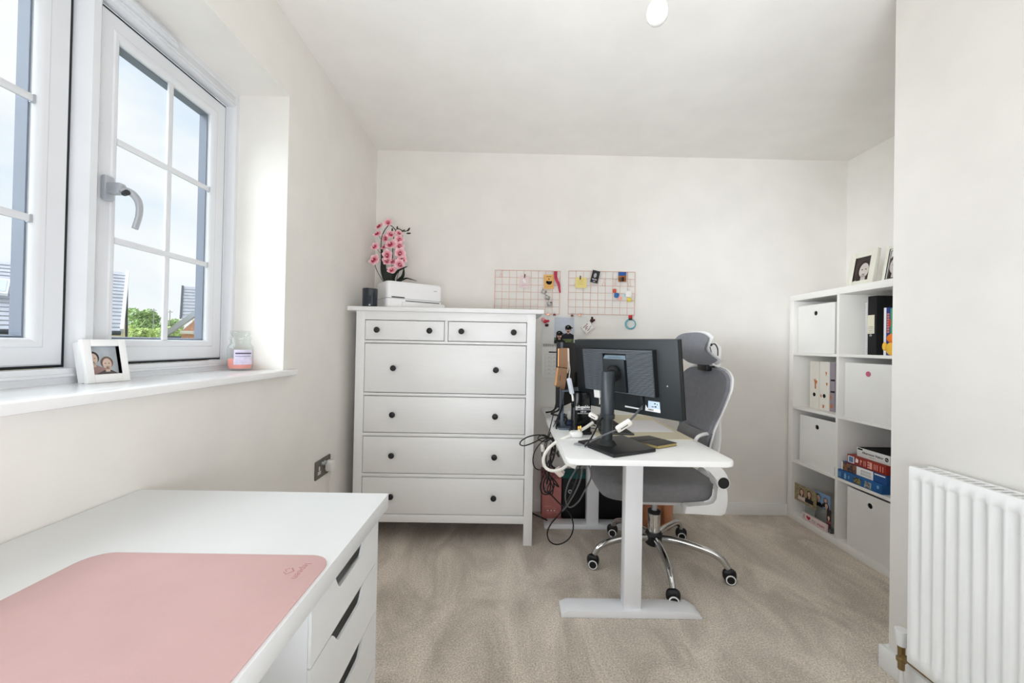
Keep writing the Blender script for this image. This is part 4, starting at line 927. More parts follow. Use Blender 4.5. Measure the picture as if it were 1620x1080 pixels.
gx0, gx1, gz1, gz0 = -w+.022, w-.022, sp-.062, -h+.02
shape('grid_lines', mat('calendar_rule', (210, 211, 210), .8), cal, M, [[(gx0, q), (gx1, q), (gx1, q+.0016), (gx0, q+.0016)] for q in [gz0+(gz1-gz0)*i/5 for i in range(6)]] + [[(q, gz0), (q+.0016, gz0), (q+.0016, gz1), (q, gz1)] for q in [gx0+(gx1-gx0)*i/7 for i in range(8)]], .0018, .0021)
shape('day_marks', mat('pale_grey_ink', (200, 202, 204), .6), cal, M, [[(gx0+(gx1-gx0)*(i+.6)/7, gz0+(gz1-gz0)*(j+.25)/5), (gx0+(gx1-gx0)*(i+.8)/7, gz0+(gz1-gz0)*(j+.25)/5), (gx0+(gx1-gx0)*(i+.8)/7, gz0+(gz1-gz0)*(j+.45)/5), (gx0+(gx1-gx0)*(i+.6)/7, gz0+(gz1-gz0)*(j+.45)/5)] for i in range(7) for j in range(5)], .0021, .0024)
PY = CYL-.004
a, c = AY(PY, 877.3, 502), AY(PY, 907.5, 543.5)
ph = thing('photo_print', 'photo of two people in black caps fixed over the calendar', 'photo', ((a.x+c.x)/2, PY, c.z))
M = frame(((a.x+c.x)/2, PY, (a.z+c.z)/2), (1, 0, 0), (0, 0, 1)); w, h = (c.x-a.x)/2, (a.z-c.z)/2
plate('print', mat('hazy_sky_print', (196, 202, 214), .55, var=.05, vscale=12), ph, M, -w, w, -h, h, 0, .0008)
shape('grass_band', mat('grass_print', (104, 122, 76), .7, var=.2, vscale=30), ph, M, [[(-w, -h), (w, -h), (w, -h*.35), (-w, -h*.55)]], .0008, .001)
person_print(ph, M, w*.42, h*.10, .022, SKIN, BLACKM, mat('navy_print', (26, 28, 40), .7), .001, long=False, cap=True, bnd=(-w, w, -h, h))
person_print(ph, M, -w*.48, -h*.36, .022, SKIN, BLACKM, BLACKM, .0022, long=True, cap=True, bnd=(-w, w, -h, h))
shape('cap_badge', mat('badge_green', (170, 190, 160), .7), ph, M, [ell(w*.40, h*.10+.022*.75, .005, .003, 8), ell(-w*.5, -h*.36+.022*.75, .005, .002, 8)], .0036, .004)
# white quote tag on a black and red clip
c0 = AY(CYL-.012, 929.5, 517.5)
tg = thing('gift_tag', 'white square tag with red lettering hanging at an angle from a black clip', 'tag', c0)
a_ = rad(-38); M = frame(c0, (cos(a_), 0, -sin(a_)), (sin(a_), 0, cos(a_)))
plate('tag', PAPER, tg, M, -.034, .034, -.029, .029, 0, .003)
MAR = mat('maroon_ink', (120, 24, 40), .7)
shape('brush_strokes', MAR, tg, M, [[(-.026, .012), (.012, .016), (.014, .020), (-.025, .017)], [(-.018, .0), (-.002, .004), (.006, .001), (.006, .005), (-.002, .009), (-.018, .005)], [(-.024, -.008), (-.004, -.004), (-.004, -.001), (-.024, -.004)], [(.010, -.012), (.024, -.008), (.024, -.005), (.010, -.008)], [(-.016, -.020), (.010, -.016), (.010, -.012), (-.016, -.016)]], .003, .0034)
one('cord', INK, tg, lambda b: tube(b, [M @ Vector((.006, .026, .003)), AY(CYL-.012, 936, 511), AY(CYL-.010, 937, 504)], .0012, 5, 4))
q = AY(CYL-.012, 936.5, 507)
one('clip', mat('black_red_clip', (60, 16, 20), .4), tg, lambda b: (superell(b, q, .013, .006, .012, .8, .9, 14, 8), superell(b, q+Vector((.014, 0, .004)), .008, .005, .008, 1, 1, 12, 8), superell(b, q+Vector((.001, 0, .018)), .008, .005, .008, 1, 1, 12, 8)))
# bracelet loop with red clip
c0 = AY(GY-.010, 998, 510.5)
br = thing('bracelet', 'turquoise cord bracelet hanging from a red clip below the right grid', 'bracelet', c0)
one('cord', mat('turquoise_cord', (80, 172, 190), .5), br, lambda b: [sweep(b, [c0+Vector(((.030+o)*cos(2*pi*k/28), o*2, (.029+o)*sin(2*pi*k/28)-.008)) for k in range(28)], ell(0, 0, .0026, .0026, 6), True) for o in (0, .005)])
one('clip', mat('red_clip', (196, 40, 48), .4), br, lambda b: box(b, c0.x-.016, c0.x+.008, c0.y-.006, c0.y+.004, c0.z+.030, c0.z+.052, .003))
one('clip_jaw', mat('dark_green_clip', (40, 56, 44), .5), br, lambda b: box(b, c0.x-.014, c0.x+.008, c0.y-.0065, c0.y+.0045, c0.z+.018, c0.z+.031, .002))
# small red bow charm at the corner of the chest
q = AY(CYL-.012, 864.5, 509)
cm = thing('charm', 'small red and white bow charm hanging at the top left of the calendar', 'charm', q)
one('bow', mat('bow_red', (190, 34, 48), .5), cm, lambda b: (superell(b, q+Vector((-.008, 0, .003)), .014, .006, .013, 1, 1, 12, 8), superell(b, q+Vector((.010, 0, .006)), .010, .005, .008, 1, 1, 12, 8)))
one('bead', mat('pink_bead', (226, 150, 156), .5), cm, lambda b: superell(b, q+Vector((-.022, 0, .014)), .012, .005, .015, 1, 1, 12, 8))
one('tassel', mat('maroon_tassel', (60, 14, 34), .6), cm, lambda b: superell(b, q+Vector((.003, 0, -.022)), .013, .006, .010, .9, 1, 12, 8))
# ---------------------------------------------------------------- standing desk
DZ = .695; DX0, DX1, DY0, DY1 = .220, .848, 1.428, YB-.012
sd = thing('standing_desk', 'white height adjustable desk with T shaped metal legs, end against the back wall', 'desk', (.53, 2.0, 0))
b = new(); prism(b, rrect(DX0, DX1, DY0, DY1, .035), DZ-.021, DZ, .004); obj('tabletop', b, mat('desk_white', (241, 241, 240), .35), sd)
for yc in (1.638, 2.405):
    one('column', STEELW, sd, lambda b: (box(b, .495, .567, yc-.025, yc+.025, .028, .655, .003)), )
    one('inner_tube', STEELW, sd, lambda b: box(b, .502, .560, yc-.02, yc+.02, .655, DZ-.030))
    one('top_bracket', BLACKM, sd, lambda b: box(b, .47, .59, yc-.03, yc+.03, DZ-.030, DZ-.022))
    b = new(); M = Matrix(((1, 0, 0, 0), (0, 0, -1, 0), (0, 1, 0, 0), (0, 0, 0, 1)))
    x0, x1 = .236, .815
    prism(b, [(x0, 0.0005), (x1, 0.0005), (x1, .006), (x1-.04, .030), (x0+.03, .030), (x0, .018)], -yc-.041, -yc+.041, .002)
    obj('foot', b, STEELW, sd, M)
one('crossbar', STEELW, sd, lambda b: (box(b, .48, .50, 1.67, 2.38, DZ-.06, DZ-.03), box(b, .56, .58, 1.67, 2.38, DZ-.06, DZ-.03)))
p = AZ(DZ, 920.5, 705)
one('grommet', mat('grommet_grey', (176, 178, 180), .45), sd, lambda b: lathe(b, [(.018, DZ+.0003), (.034, DZ+.0003), (.036, DZ+.002), (.034, DZ+.006), (.012, DZ+.007), (0, DZ+.006)], 24, (p.x, p.y, 0)))
GR = p.copy()

# desk mat, mouse pad sheet, notebooks, keyboard
MATC = mat('cream_mat', (216, 208, 182), .7, bump=.15, bscale=150)
y0, y1 = AZ(DZ, 1092, 696).y, 2.36
t = thing('desk_mat', 'cream desk mat across the far half of the standing desk', 'desk mat', (.6, 2.0, DZ))
one('mat', MATC, t, lambda b: prism(b, rrect(.41, DX1-.004, y0, y1, .01), DZ+.0004, DZ+.0028))
q = [AZ(DZ+.003, *w) for w in ((993, 683.5), (1066, 683), (1032, 665), (985, 665))]
t = thing('mouse_pad', 'white sheet like mouse pad lying on the cream desk mat', 'mouse pad', q[0].lerp(q[2], .5))
one('pad', mat('pad_white', (232, 230, 232), .6), t, lambda b: prism(b, [(v.x, v.y) for v in q], DZ+.0031, DZ+.005, .0004))
def nb(label, qs, z0, z1):
    q = [AZ(z1, *w) for w in qs]; c = sum(q, Vector())/4
    t = thing('notebook', label, 'notebook', c, 'black notebooks beside the monitor base')
    one('cover', mat('black_leatherette', (52, 50, 48), .5, bump=.3, bscale=400), t, lambda b: (prism(b, [(v.x, v.y) for v in q], z1-.002, z1, .0005), prism(b, [(v.x, v.y) for v in q], z0, z0+.0015)))
    one('page_block', mat('gilt_pages', (190, 172, 110), .4, .5), t, lambda b: prism(b, [(c.x+(v.x-c.x)*.97, c.y+(v.y-c.y)*.97) for v in q], z0+.0015, z1-.002))
nb('black notebook with gilt page edges in front of the other', [(1010.5, 698), (1041, 705), (1071, 700), (1048, 693.8)], DZ+.0005, DZ+.014)
nb('black notebook half hidden behind the gilt edged one', [(988, 692), (1008, 697.5), (1046, 693.5), (1027, 688.5)], DZ+.0032, DZ+.014)
q = [AZ(DZ+.012, *w) for w in ((950, 684), (1003.5, 685.5), (962, 658.5), (938, 657))]
kb = thing('keyboard', 'dark slanted keyboard on the cream mat behind the monitor stand', 'keyboard', sum(q, Vector())/4)
one('body', mat('keyboard_edge', (70, 70, 70), .5), kb, lambda b: prism(b, [(v.x, v.y) for v in q], DZ+.0032, DZ+.011, .001))
c = sum(q, Vector())/4; ex = q[2]-q[1]; ey = q[0]-q[1]
KEYM = mat('key_black', (22, 22, 24), .6)
kproto = None
Mk = frame(q[1]+Vector((0, 0, -.001)), ex, -ey); Lx, Ly = ex.length, abs(ey.dot(Mk.to_3x3().col[1]))
ev = ey; nx, ny = 15, 5
for j in range(ny):
    for i in range(nx):
        a0, a1, b0, b1 = (i+.08)/nx*.94+.03, (i+.92)/nx*.94+.03, (j+.1)/ny*.9+.05, (j+.9)/ny*.9+.05
        P = [q[1]+ex*s+ey*r for s, r in ((a0, b0), (a1, b0), (a1, b1), (a0, b1))]
        one('key', KEYM, kb, lambda b: prism(b, [(v.x, v.y) for v in P], DZ+.011, DZ+.0135))

# ---------------------------------------------------------------- near monitor on its stand
C = Vector((.487, 1.6675, .985)); e = Vector((.5918, -.8061, 0)).normalized(); nb_ = Vector((-.8061, -.5918, 0)).normalized()
ti = rad(8); up = Vector((0, 0, cos(ti)))+nb_*sin(ti); n_ = nb_*cos(ti)-Vector((0, 0, sin(ti)))
M = frame(C, e, up)   # local z = out of the back, towards the camera
PB = AZ(DZ+.015, 960, 702)
mo = thing('monitor', 'black monitor seen from behind on a square stand at the near end of the desk', 'monitor', (PB.x, PB.y, DZ))
mw, mh = .5272/2, .156
b = new(); prism(b, rrect(-mw, mw, -mh, mh, .004, 3), -.020, .0, .002); obj('housing', b, MONB, mo, M)
one('bezel', BLACK, mo, lambda b: prism(b, rrect(-mw-.0005, mw+.0005, -mh-.0005, mh+.0005, .004, 3), -.028, -.0195), M)
one('screen', mat('screen_glass', (12, 13, 15), .15), mo, lambda b: box(b, -mw+.014, mw-.014, -mh+.018, mh-.014, -.0286, -.0278), M)
bx0, bx1, by0, by1 = -.187, .173, -.069, .117; r0, r1, s0, s1 = -.072, .050, -.063, .099
def backbox(b):
    d = .030
    for a in ((bx0, r0, by0, by1), (r1, bx1, by0, by1), (r0, r1, s1, by1), (r0, r1, by0, s0)): box(b, *a, -.002, d-.003)
    box(b, r0, r1, s0, s1, -.002, .010)
one('rear_cover', mat('rear_cover_plastic', (24, 27, 30), .5), mo, backbox, M)
k = by0+.003
FIN = mat('vent_rib_plastic', (120, 127, 134), .35)
i = 0
while k < by1-.003:
    for a in ([(bx0+.001, bx1-.001)] if not (s0-.001 < k < s1) else [(bx0+.001, r0-.002), (r1+.002, bx1-.001)]):
        one('vent_rib', FIN, mo, lambda b: prism(b, [(k-.0001, .0265), (k+.0024, .0265), (k+.0018, .0325), (k+.0004, .0325)], a[0], a[1]), M @ Matrix(((0, 0, 1, 0), (1, 0, 0, 0), (0, 1, 0, 0), (0, 0, 0, 1))))
    k += .0058
one('mount_plate', DGREY, mo, lambda b: prism(b, rrect(r0+.004, r1-.008, s0+.002, s1-.022, .004), .010, .034, .002), M)
one('name_strip', mat('slate_strip', (106, 122, 134), .4), mo, lambda b: prism(b, [(r0+.002, s1-.024), (r1-.003, s1-.024), (r1-.003, s1-.006), (r0+.012, s1-.006)], .010, .030), M)
lettering('SAMSUNG', .0125, mat('slate_letters', (66, 78, 88), .5), mo, M @ Matrix.Translation(((r0+r1)/2+.004, s1-.0145, .030)), .0003, sx=1.15)
shape('rating_label', mat('label_blue_white', (196, 214, 232), .6), mo, M, [[(.118, -.134), (.173, -.134), (.173, -.092), (.122, -.092)]], 0, .0006)
shape('label_white_band', WHITEI, mo, M, [[(.104, -.135), (.174, -.135), (.174, -.122), (.116, -.122), (.109, -.110)]], .0006, .001)
shape('label_marks', INK, mo, M, [ell(.152, -.101, .004, .003, 8), ell(.162, -.103, .002, .003, 8), ell(.154, -.113, .005, .003, 8), [(.136, -.116), (.146, -.116), (.146, -.113), (.136, -.113)]] + [[(.120+i*.0035, -.131), (.122+i*.0035, -.131), (.122+i*.0035, -.124), (.120+i*.0035, -.124)] for i in range(7)], .001, .0013)
shape('port_strip', WHITEI, mo, M, [[(.005, -.135), (.085, -.135), (.085, -.130), (.005, -.128)]], 0, .0006)
one('screw', SILVER, mo, lambda b: cyl(b, (.211, -.024, -.001), (.211, -.024, .001), .003, n=10), M)
# stand
bc_ = [AZ(DZ+.015, 914.5, 696.5), AZ(DZ+.015, 971, 718.3), AZ(DZ+.015, 1037.5, 709), AZ(DZ+.015, 985, 687.5)]
b = new(); prism(b, [(v.x, v.y) for v in bc_], DZ+.0005, DZ+.015, .003); obj('stand_base', b, BLACK, mo)
one('stand_foot_ring', BLACK, mo, lambda b: lathe(b, [(0, DZ+.0152), (.040, DZ+.0152), (.036, DZ+.022), (.026, DZ+.034), (0, DZ+.034)], 28, (PB.x, PB.y, 0)))
one('stand_pole', DGREY, mo, lambda b: lathe(b, [(0, DZ+.02), (.0225, DZ+.03), (.0225, .85), (0, .85)], 28, (PB.x, PB.y, 0)))
zt = AY(PB.y-.03, 960, 588).z
one('pole_sleeve', mat('sleeve_plastic', (40, 46, 52), .35), mo, lambda b: lathe(b, [(.023, .815), (.0295, .815), (.030, .82), (.030, .832), (.0272, .835), (.0272, zt-.004), (.025, zt), (0, zt)], 28, (PB.x, PB.y, 0)))
hub = M @ Vector((-.008, .018, .034)); pp = Vector((PB.x, PB.y, hub.z))
one('tilt_head', BLACK, mo, lambda b: cyl(b, pp.lerp(hub, .15)+Vector((0, 0, -.012)), hub, .024, .032, 24))
one('tilt_knuckle', BLACKM, mo, lambda b: superell(b, hub.lerp(pp, .3), .027, .027, .034, .8, .9, 20, 12))
one('video_plug', BLACK, mo, lambda b: box(b, .088, .106, -.112, -.068, .004, .018, .002), M)
one('power_plug', mat('plug_white', (238, 237, 234), .35), mo, lambda b: box(b, -.146, -.112, -.106, -.070, .004, .022, .002), M)
vp = M @ Vector((.097, -.112, .011))
b = new(); tube(b, [vp+Vector((0, 0, .01)), vp+Vector((0, 0, -.015)), AY(1.52, 1013, 646), AY(1.48, 1004, 657), AY(1.455, 994, 667), AY(1.45, 986, 673), AY(1.45, 975, 680)], .0042, 8, 6); obj('video_cable', b, CABG, mo)
b = new(); tube(b, [AY(1.45, 975, 680), AY(1.45, 960, 686), AY(1.452, 945, 692.5), AY(1.46, 935, 697.5), GR+Vector((.012, 0, .003)), GR+Vector((.010, .004, -.05))], .0034, 8, 6); obj('video_cable', b, CABG, mo)
# white adapter in the cable line
P0, P1 = AY(1.45, 975.5, 680), AY(1.45, 998, 666)
def adapter(label, P0, P1, w, th, m, group=None, marks=True):
    d = (P1-P0); c = (P0+P1)/2; t = thing('cable_adapter', label, 'adapter', c, group); L = d.length/2
    Mx = frame(c, d, Vector((-d.z*.2, -.5, 1)))
    b = new(); prism(b, rrect(-L, L, -w, w, min(w*.5, .006)), -th, th, .0015); obj('housing', b, m, t, Mx)
    if marks: shape('printed_mark', mat('mid_grey_ink', (112, 112, 116), .7), t, Mx, [[(-L*.55, -w*.28), (L*.45, -w*.28), (L*.45, w*.2), (-L*.55, w*.2)]], th, th+.0004)
    return t
adapter('white display adapter on the cable behind the near monitor', P0, P1, .012, .007, CABW)
one_ = adapter('white adapter hanging on the black lead above the grommet', AY(1.50, 932, 654.5), AY(1.50, 945, 661.5), .008, .005, CABW)

# second monitor turned side on, its stand, and the laptop on a riser
q0, q1 = AY(1.93, 883, 590), AY(2.46, 930, 590)
d = Vector((q1.x-q0.x, q1.y-q0.y, 0)).normalized(); L = (Vector((q1.x-q0.x, q1.y-q0.y, 0))).length
zt = AY(1.93, 884, 541).z; zb = AY(2.2, 905, 633).z
M2 = frame((q0.x, q0.y, (zt+zb)/2), d, (0, 0, 1))
m2 = thing('monitor', 'second black monitor seen edge on behind the copper laptop', 'monitor', ((q0.x+q1.x)/2, (q0.y+q1.y)/2, DZ))
h2 = (zt-zb)/2
b = new(); box(b, 0, L, -h2, h2, -.012, .012, .002); obj('housing', b, BLACKM, m2, M2)
one('edge_trim', mat('slate_edge', (104, 112, 128), .4), m2, lambda b: box(b, -.0015, .028, -h2+.002, h2-.0, .0115, .0135), M2)
one('screen', mat('screen_glass', (12, 13, 15), .15), m2, lambda b: box(b, .012, L-.012, -h2+.014, h2-.012, -.0126, -.0118), M2)
fc = AZ(DZ, 972, 657); 
one('stand_pole', BLACK, m2, lambda b: box(b, L*.5-.022, L*.5+.022, DZ-(zt+zb)/2+.01, 0, .012, .034, .003), M2)
cc = M2 @ Vector((L*.5, 0, .01))
one('stand_base', BLACK, m2, lambda b: prism(b, rrect(cc.x-.085, cc.x+.15, cc.y-.10, cc.y+.10, .02), DZ+.0035, DZ+.014, .003))
# laptop standing half open on a tall riser
lp = thing('laptop', 'copper coloured laptop raised on a stand and seen edge on', 'laptop', AY(1.86, 888, 590))
COPL = mat('copper_lid', (206, 152, 104), .35, .55, var=.05, vscale=8)
def slab(name, m, pts4, th, parent):
    q = [Vector(p) for p in pts4]; n = (q[1]-q[0]).cross(q[3]-q[0]).normalized(); b = new()
    a = [b.verts.new(v) for v in q]; c = [b.verts.new(v+n*th) for v in q]
    b.faces.new(a); b.faces.new(c[::-1])
    for k in range(4): b.faces.new((a[k], a[(k+1) % 4], c[(k+1) % 4], c[k]))
    bmesh.ops.recalc_face_normals(b, faces=b.faces); bmesh.ops.bevel(b, geom=b.edges[:], offset=.0012, segments=1, affect='EDGES')
    return obj(name, b, m, parent)
lid = [AY(1.84, 884.5, 551), AY(2.02, 897.5, 550.3), AY(2.02, 898.5, 582), AY(1.84, 884.0, 580)]
basep = [AY(1.84, 883.6, 581), AY(2.02, 898.2, 583), AY(1.99, 893.0, 618.5), AY(1.80, 880.3, 609.5)]
slab('lid', COPL, lid, .006, lp); slab('base', COPL, basep, .010, lp)
edge = [AY(2.021, 897.3, 550.3), AY(2.021, 900.6, 551), AY(2.021, 901.2, 572), AY(2.021, 898.3, 581)]
slab('lid_edge', mat('champagne_edge', (238, 222, 208), .35, .3), edge, .004, lp)
edge2 = [AY(2.02, 898.2, 574), AY(2.02, 901, 574), AY(2.0, 899, 590), AY(2.0, 897.5, 590)]
slab('hinge', mat('champagne_edge', (238, 222, 208), .35, .3), edge2, .004, lp)
shape('maker_mark', INK, lp, frame(AY(1.86, 888.3, 597.5)+Vector((-.006, -.002, 0)), basep[1]-basep[0], Vector((.06, 0, 1))), [[(-.006, -.014), (-.001, -.014), (.004, .014), (-.001, .014)]], 0, .0008)
rp = AZ(DZ, 888, 676)
ls = thing('laptop_stand', 'slate grey post style laptop riser at the left edge of the desk', 'stand', (rp.x, rp.y, DZ))
zt2 = AY(rp.y, 888, 617).z
SLATE = mat('slate_metal', (98, 108, 122), .4, .4)
one('post', SLATE, ls, lambda b: box(b, rp.x-.008, rp.x+.008, rp.y-.02, rp.y+.02, DZ+.008, zt2-.004, .002))
one('base', SLATE, ls, lambda b: box(b, rp.x-.02, rp.x+.16, rp.y-.06, rp.y+.14, DZ+.0005, DZ+.008, .002))
one('tray', SLATE, ls, lambda b: box(b, rp.x-.012, rp.x+.11, rp.y-.03, rp.y+.15, zt2-.004, zt2+.002, .001))
adapter('white dongle hanging from the side of the copper laptop', AY(1.82, 899.8, 598), AY(1.82, 905, 623), .011, .006, mat('cool_white_plastic', (214, 218, 228), .4), None, False)
b = new(); tube(b, [AY(1.98, 900, 572), AY(1.92, 901.5, 585), AY(1.82, 900.2, 598)], .0028, 8, 5); tag(obj('dongle_lead', b, CABW), 'short white lead joining the copper laptop to its white dongle', 'cable')
b = new(); tube(b, [AY(1.82, 905, 623), AY(1.81, 906, 628), AY(1.80, 906.5, 634)], .005, 8, 4); tag(obj('dongle_plug', b, CABW), 'white plug end below the hanging dongle', 'cable')

# black docking station
p0, p1 = AZ(DZ, 907, 680.5), AZ(DZ, 931, 679)
dw = abs(p1.x-p0.x)/2*.97; yc = 1.825; p0.x *= yc/1.88; p1.x *= yc/1.88
zt = AY(yc, 918, 621).z
do = thing('docking_station', 'upright black docking station with white lettering on the desk', 'dock', ((p0.x+p1.x)/2, yc+.03, DZ))
Md = frame(((p0.x+p1.x)/2, yc, DZ), (1, .12, 0), (0, 0, 1)); hh = zt-DZ
b = new(); M_ = Md @ Matrix(((1, 0, 0, 0), (0, 0, 1, 0), (0, -1, 0, 0), (0, 0, 0, 1)))
prism(b, rrect(-dw, dw, 0, .075, .008), .012, hh, .003); obj('tower', b, mat('gloss_black', (14, 15, 17), .12), do, Md @ Matrix(((1, 0, 0, 0), (0, 0, 1, 0), (0, -1, 0, 0), (0, 0, 0, 1))) if False else frame(((p0.x+p1.x)/2, yc, DZ), (1, .12, 0), (-.12, 1, 0)))
b = new(); prism(b, rrect(-dw-.006, dw+.006, -.006, .085, .01), .0005, .013, .003); obj('foot', b, BLACK, do, frame(((p0.x+p1.x)/2, yc, DZ), (1, .12, 0), (-.12, 1, 0)))
lz = hh*.66
lettering('plugable', .0200, WHITEI, do, Md @ Matrix.Translation((-.001, lz, .0002)), .0003, bold=.0005)
shape('brand_bar', mat('pale_print', (176, 172, 180), .7), do, Md, [[(-.038, lz-.0145), (.036, lz-.0145), (.036, lz-.0105), (-.038, lz-.0105)], [(-.038, lz-.0105), (-.034, lz-.0105), (-.034, lz+.004), (-.038, lz+.004)]], .0, .0005)
lettering('USB 3.0', .0085, WHITEI, do, Md @ Matrix.Translation((0, lz-.022, .0002)), .0003, bold=.0002)
lettering('DOCKING STATION', .0060, WHITEI, do, Md @ Matrix.Translation((0, lz-.030, .0002)), .0003)

# loose bits at the left edge of the desk
p = AZ(DZ, 900, 668)
wb = thing('charger_block', 'white charger block standing left of the docking station', 'charger', (p.x, p.y, DZ))
one('body', CABW, wb, lambda b: box(b, p.x-.004, p.x+.040, p.y, p.y+.05, DZ+.0005, DZ+.062, .005))
p = AZ(DZ, 900, 674)
bp_ = thing('cable_hub', 'dark blue cable hub in front of the white charger block', 'hub', (p.x, p.y, DZ))
one('body', mat('navy_plastic', (30, 44, 84), .4), bp_, lambda b: box(b, p.x-.018, p.x+.030, p.y-.02, p.y+.03, DZ+.0005, DZ+.032, .007))
p = AZ(DZ, 911, 691.5)
up_ = thing('plug', 'white three pin plug lying on the desk with its brass pins up', 'plug', (p.x, p.y, DZ))
one('body', mat('plug_white', (238, 237, 234), .35), up_, lambda b: superell(b, (p.x, p.y, DZ+.0155), .030, .024, .0150, .6, .6, 20, 10))
for dx, dy, hgt in ((.020, -.006, .030), (.020, .012, .024), (.012, .004, .026)):
    one('pin', GOLD, up_, lambda b: box(b, p.x+dx-.003, p.x+dx+.003, p.y+dy-.002, p.y+dy+.002, DZ+.024, DZ+.024+hgt, .0006))
p = AZ(DZ, 938, 683)
cp = thing('cable_coil', 'coiled clear white cable lying between the plug and the monitor pole', 'cable', (p.x, p.y, DZ))
b = new(); tube(b, [(p.x+.03*cos(t_)*(1-.04*t_), p.y+.026*sin(t_), DZ+.004+.0022*t_) for t_ in [k*.45 for k in range(34)]], .0022, 6, 2); obj('coil', b, CABW, cp)
# ---------------------------------------------------------------- under the standing desk: boxes, bin, power strip
FY = 2.492
PKB = mat('pink_box_card', (196, 124, 120), .6, var=.05, vscale=30)
pb = thing('gift_box', 'tall pink cardboard box on the carpet under the far end of the standing desk', 'box', (.29, FY+.05, 0))
one('body', PKB, pb, lambda b: box(b, .232, .354, FY, YB-.018, .0005, .262, .001))
one('lid', mat('pink_box_lid', (176, 104, 104), .6, var=.25, vscale=60, c2=(120, 60, 66)), pb, lambda b: box(b, .2305, .3555, FY-.0015, YB-.0175, .262, .298, .001))
M = frame((.293, FY, 0), (1, 0, 0), (0, 0, 1))
shape('printed_squares', WHITEI, pb, M, [[(x, .054), (x+.008, .054), (x+.008, .062), (x, .062)] for x in (-.028, -.006, .014)], 0, .0005)
shape('printed_lines', mat('pale_pink_ink', (228, 170, 158), .6), pb, M, [[(-.048, .084), (-.005, .084), (-.005, .087), (-.048, .087)], [(-.045, .074), (.026, .074), (.026, .0755), (-.045, .0755)], [(-.04, .046), (.045, .046), (.045, .0475), (-.04, .0475)], [(-.035, .038), (.0, .038), (.0, .0395), (-.035, .0395)]], 0, .0005)
BXB = mat('black_box_card', (16, 17, 19), .6)
bb = thing('file_box', 'black file box with dark teal top band and silver ring beside the pink box', 'box', (.44, FY+.05, 0))
one('body', BXB, bb, lambda b: box(b, .360, .530, FY-.002, YB-.018, .0005, .262, .002))
one('top_band', mat('teal_card', (14, 88, 84), .6), bb, lambda b: box(b, .361, .529, FY, YB-.02, .2625, .292, .001))
one('ring', SILVER, bb, lambda b: lathe(b, [(.006, 0), (.0125, 0), (.0125, .003), (.006, .003)], 18), frame((.408, FY-.002, .182), (1, 0, 0), (0, 0, 1)))
one('label_holder', DGREY, bb, lambda b: prism(b, [(-.022, .0), (-.016, .006), (.020, -.018), (.014, -.024)], 0, .002), frame((.438, FY-.002, .236), (1, 0, 0), (0, 0, 1)))
bk = thing('storage_box', 'plain black storage box behind the right of the rear desk leg', 'box', (.65, FY+.05, 0))
b = new(); box(b, .536, .770, FY, YB-.018, .0005, .33, .02, 3); obj('body', b, mat('black_canvas', (18, 18, 19), .8, bump=.2, bscale=500), bk)
one('lid_seam', DGREY, bk, lambda b: box(b, .5355, .7705, FY-.001, YB-.02, .25, .254))
cbn = thing('waste_bin', 'round copper waste bin on the carpet behind the office chair', 'bin', (.925, 2.46, 0))
one('bucket', COPPER, cbn, lambda b: lathe(b, [(0, .0005), (.112, .0005), (.116, .005), (.132, .275), (.134, .278), (.132, .281), (.129, .278), (.113, .010), (0, .008)], 40, (.925, 2.462, 0)))
one('rim', COPPER, cbn, lambda b: sweep(b, [(.925+.132*cos(2*pi*k/40), 2.462+.132*sin(2*pi*k/40), .279) for k in range(40)], ell(0, 0, .003, .003, 6), True))
ps = thing('power_strip', 'white power strip slung under the left edge of the standing desk', 'power strip', (.25, 1.65, .62))
M = frame((.262, 1.72, .640), (0, 1, 0), (-.9, 0, .42))
b = new(); prism(b, rrect(-.17, .20, -.026, .026, .010), -.013, .013, .004); obj('housing', b, CABW, ps, M)
for k in range(4):
    one('outlet', mat('outlet_grey', (196, 196, 194), .5), ps, lambda b: box(b, -.14+k*.083, -.085+k*.083, -.018, .018, .0135, .015, .0006), M)
    if k in (1, 3):
        one('plug_top', BLACK, ps, lambda b: box(b, -.138+k*.083, -.09+k*.083, -.016, .018, .015, .040, .006), M)
one('bracket', STEELW, ps, lambda b: (box(b, .30, .304, 1.56, 1.58, .63, DZ-.021), box(b, .30, .304, 1.76, 1.78, .63, DZ-.021)))

# ---------------------------------------------------------------- cables
def cable(label, pts, r, m, name='cable', group='loose cables at the left of the standing desk', k=6):
    P = [AY(p[2], p[0], p[1]) if p[2] > .5 else Vector(p) for p in pts]
    b = new(); tube(b, P, r, 7, k); o = obj(name, b, m); tag(o, label, 'cable', group); return o
Y0 = 2.06
L3 = lambda pts, y=Y0: [(u, v, y) for u, v in pts]
cable('black cable loop reaching left across the chest corner', L3([(886, 688), (872, 694), (856, 688), (838, 690), (825, 697), (823, 703), (831, 704.5), (846, 699), (858, 693), (872, 693), (882, 700)]), .0035, CABB)
cable('black cable in a smaller loop above the desk edge knot', L3([(878, 700), (862, 688), (852, 691), (853, 696), (864, 698), (874, 692), (880, 690)], 2.04), .003, CABB)
cable('thin black cable in a wide arc against the chest side', L3([(868, 692), (856, 700), (846, 714), (843, 728), (846, 739), (854, 743), (864, 738), (868, 728)], 2.08), .003, CABB)
cable('black lead falling from under the copper laptop, left one', [(885, 612, 1.8), (879, 640, 1.85), (872, 670, 1.95), (866, 692, 2.04), (858, 712, 2.07), (858, 725, 2.07)], .0024, CABB)
cable('black lead falling from under the copper laptop, right one', [(893, 620, 1.8), (889, 640, 1.85), (880, 665, 1.95), (870, 686, 2.04), (864, 705, 2.05), (862, 722, 2.05), (861, 740, 2.05), (864, 752, 2.06)], .0026, CABB)
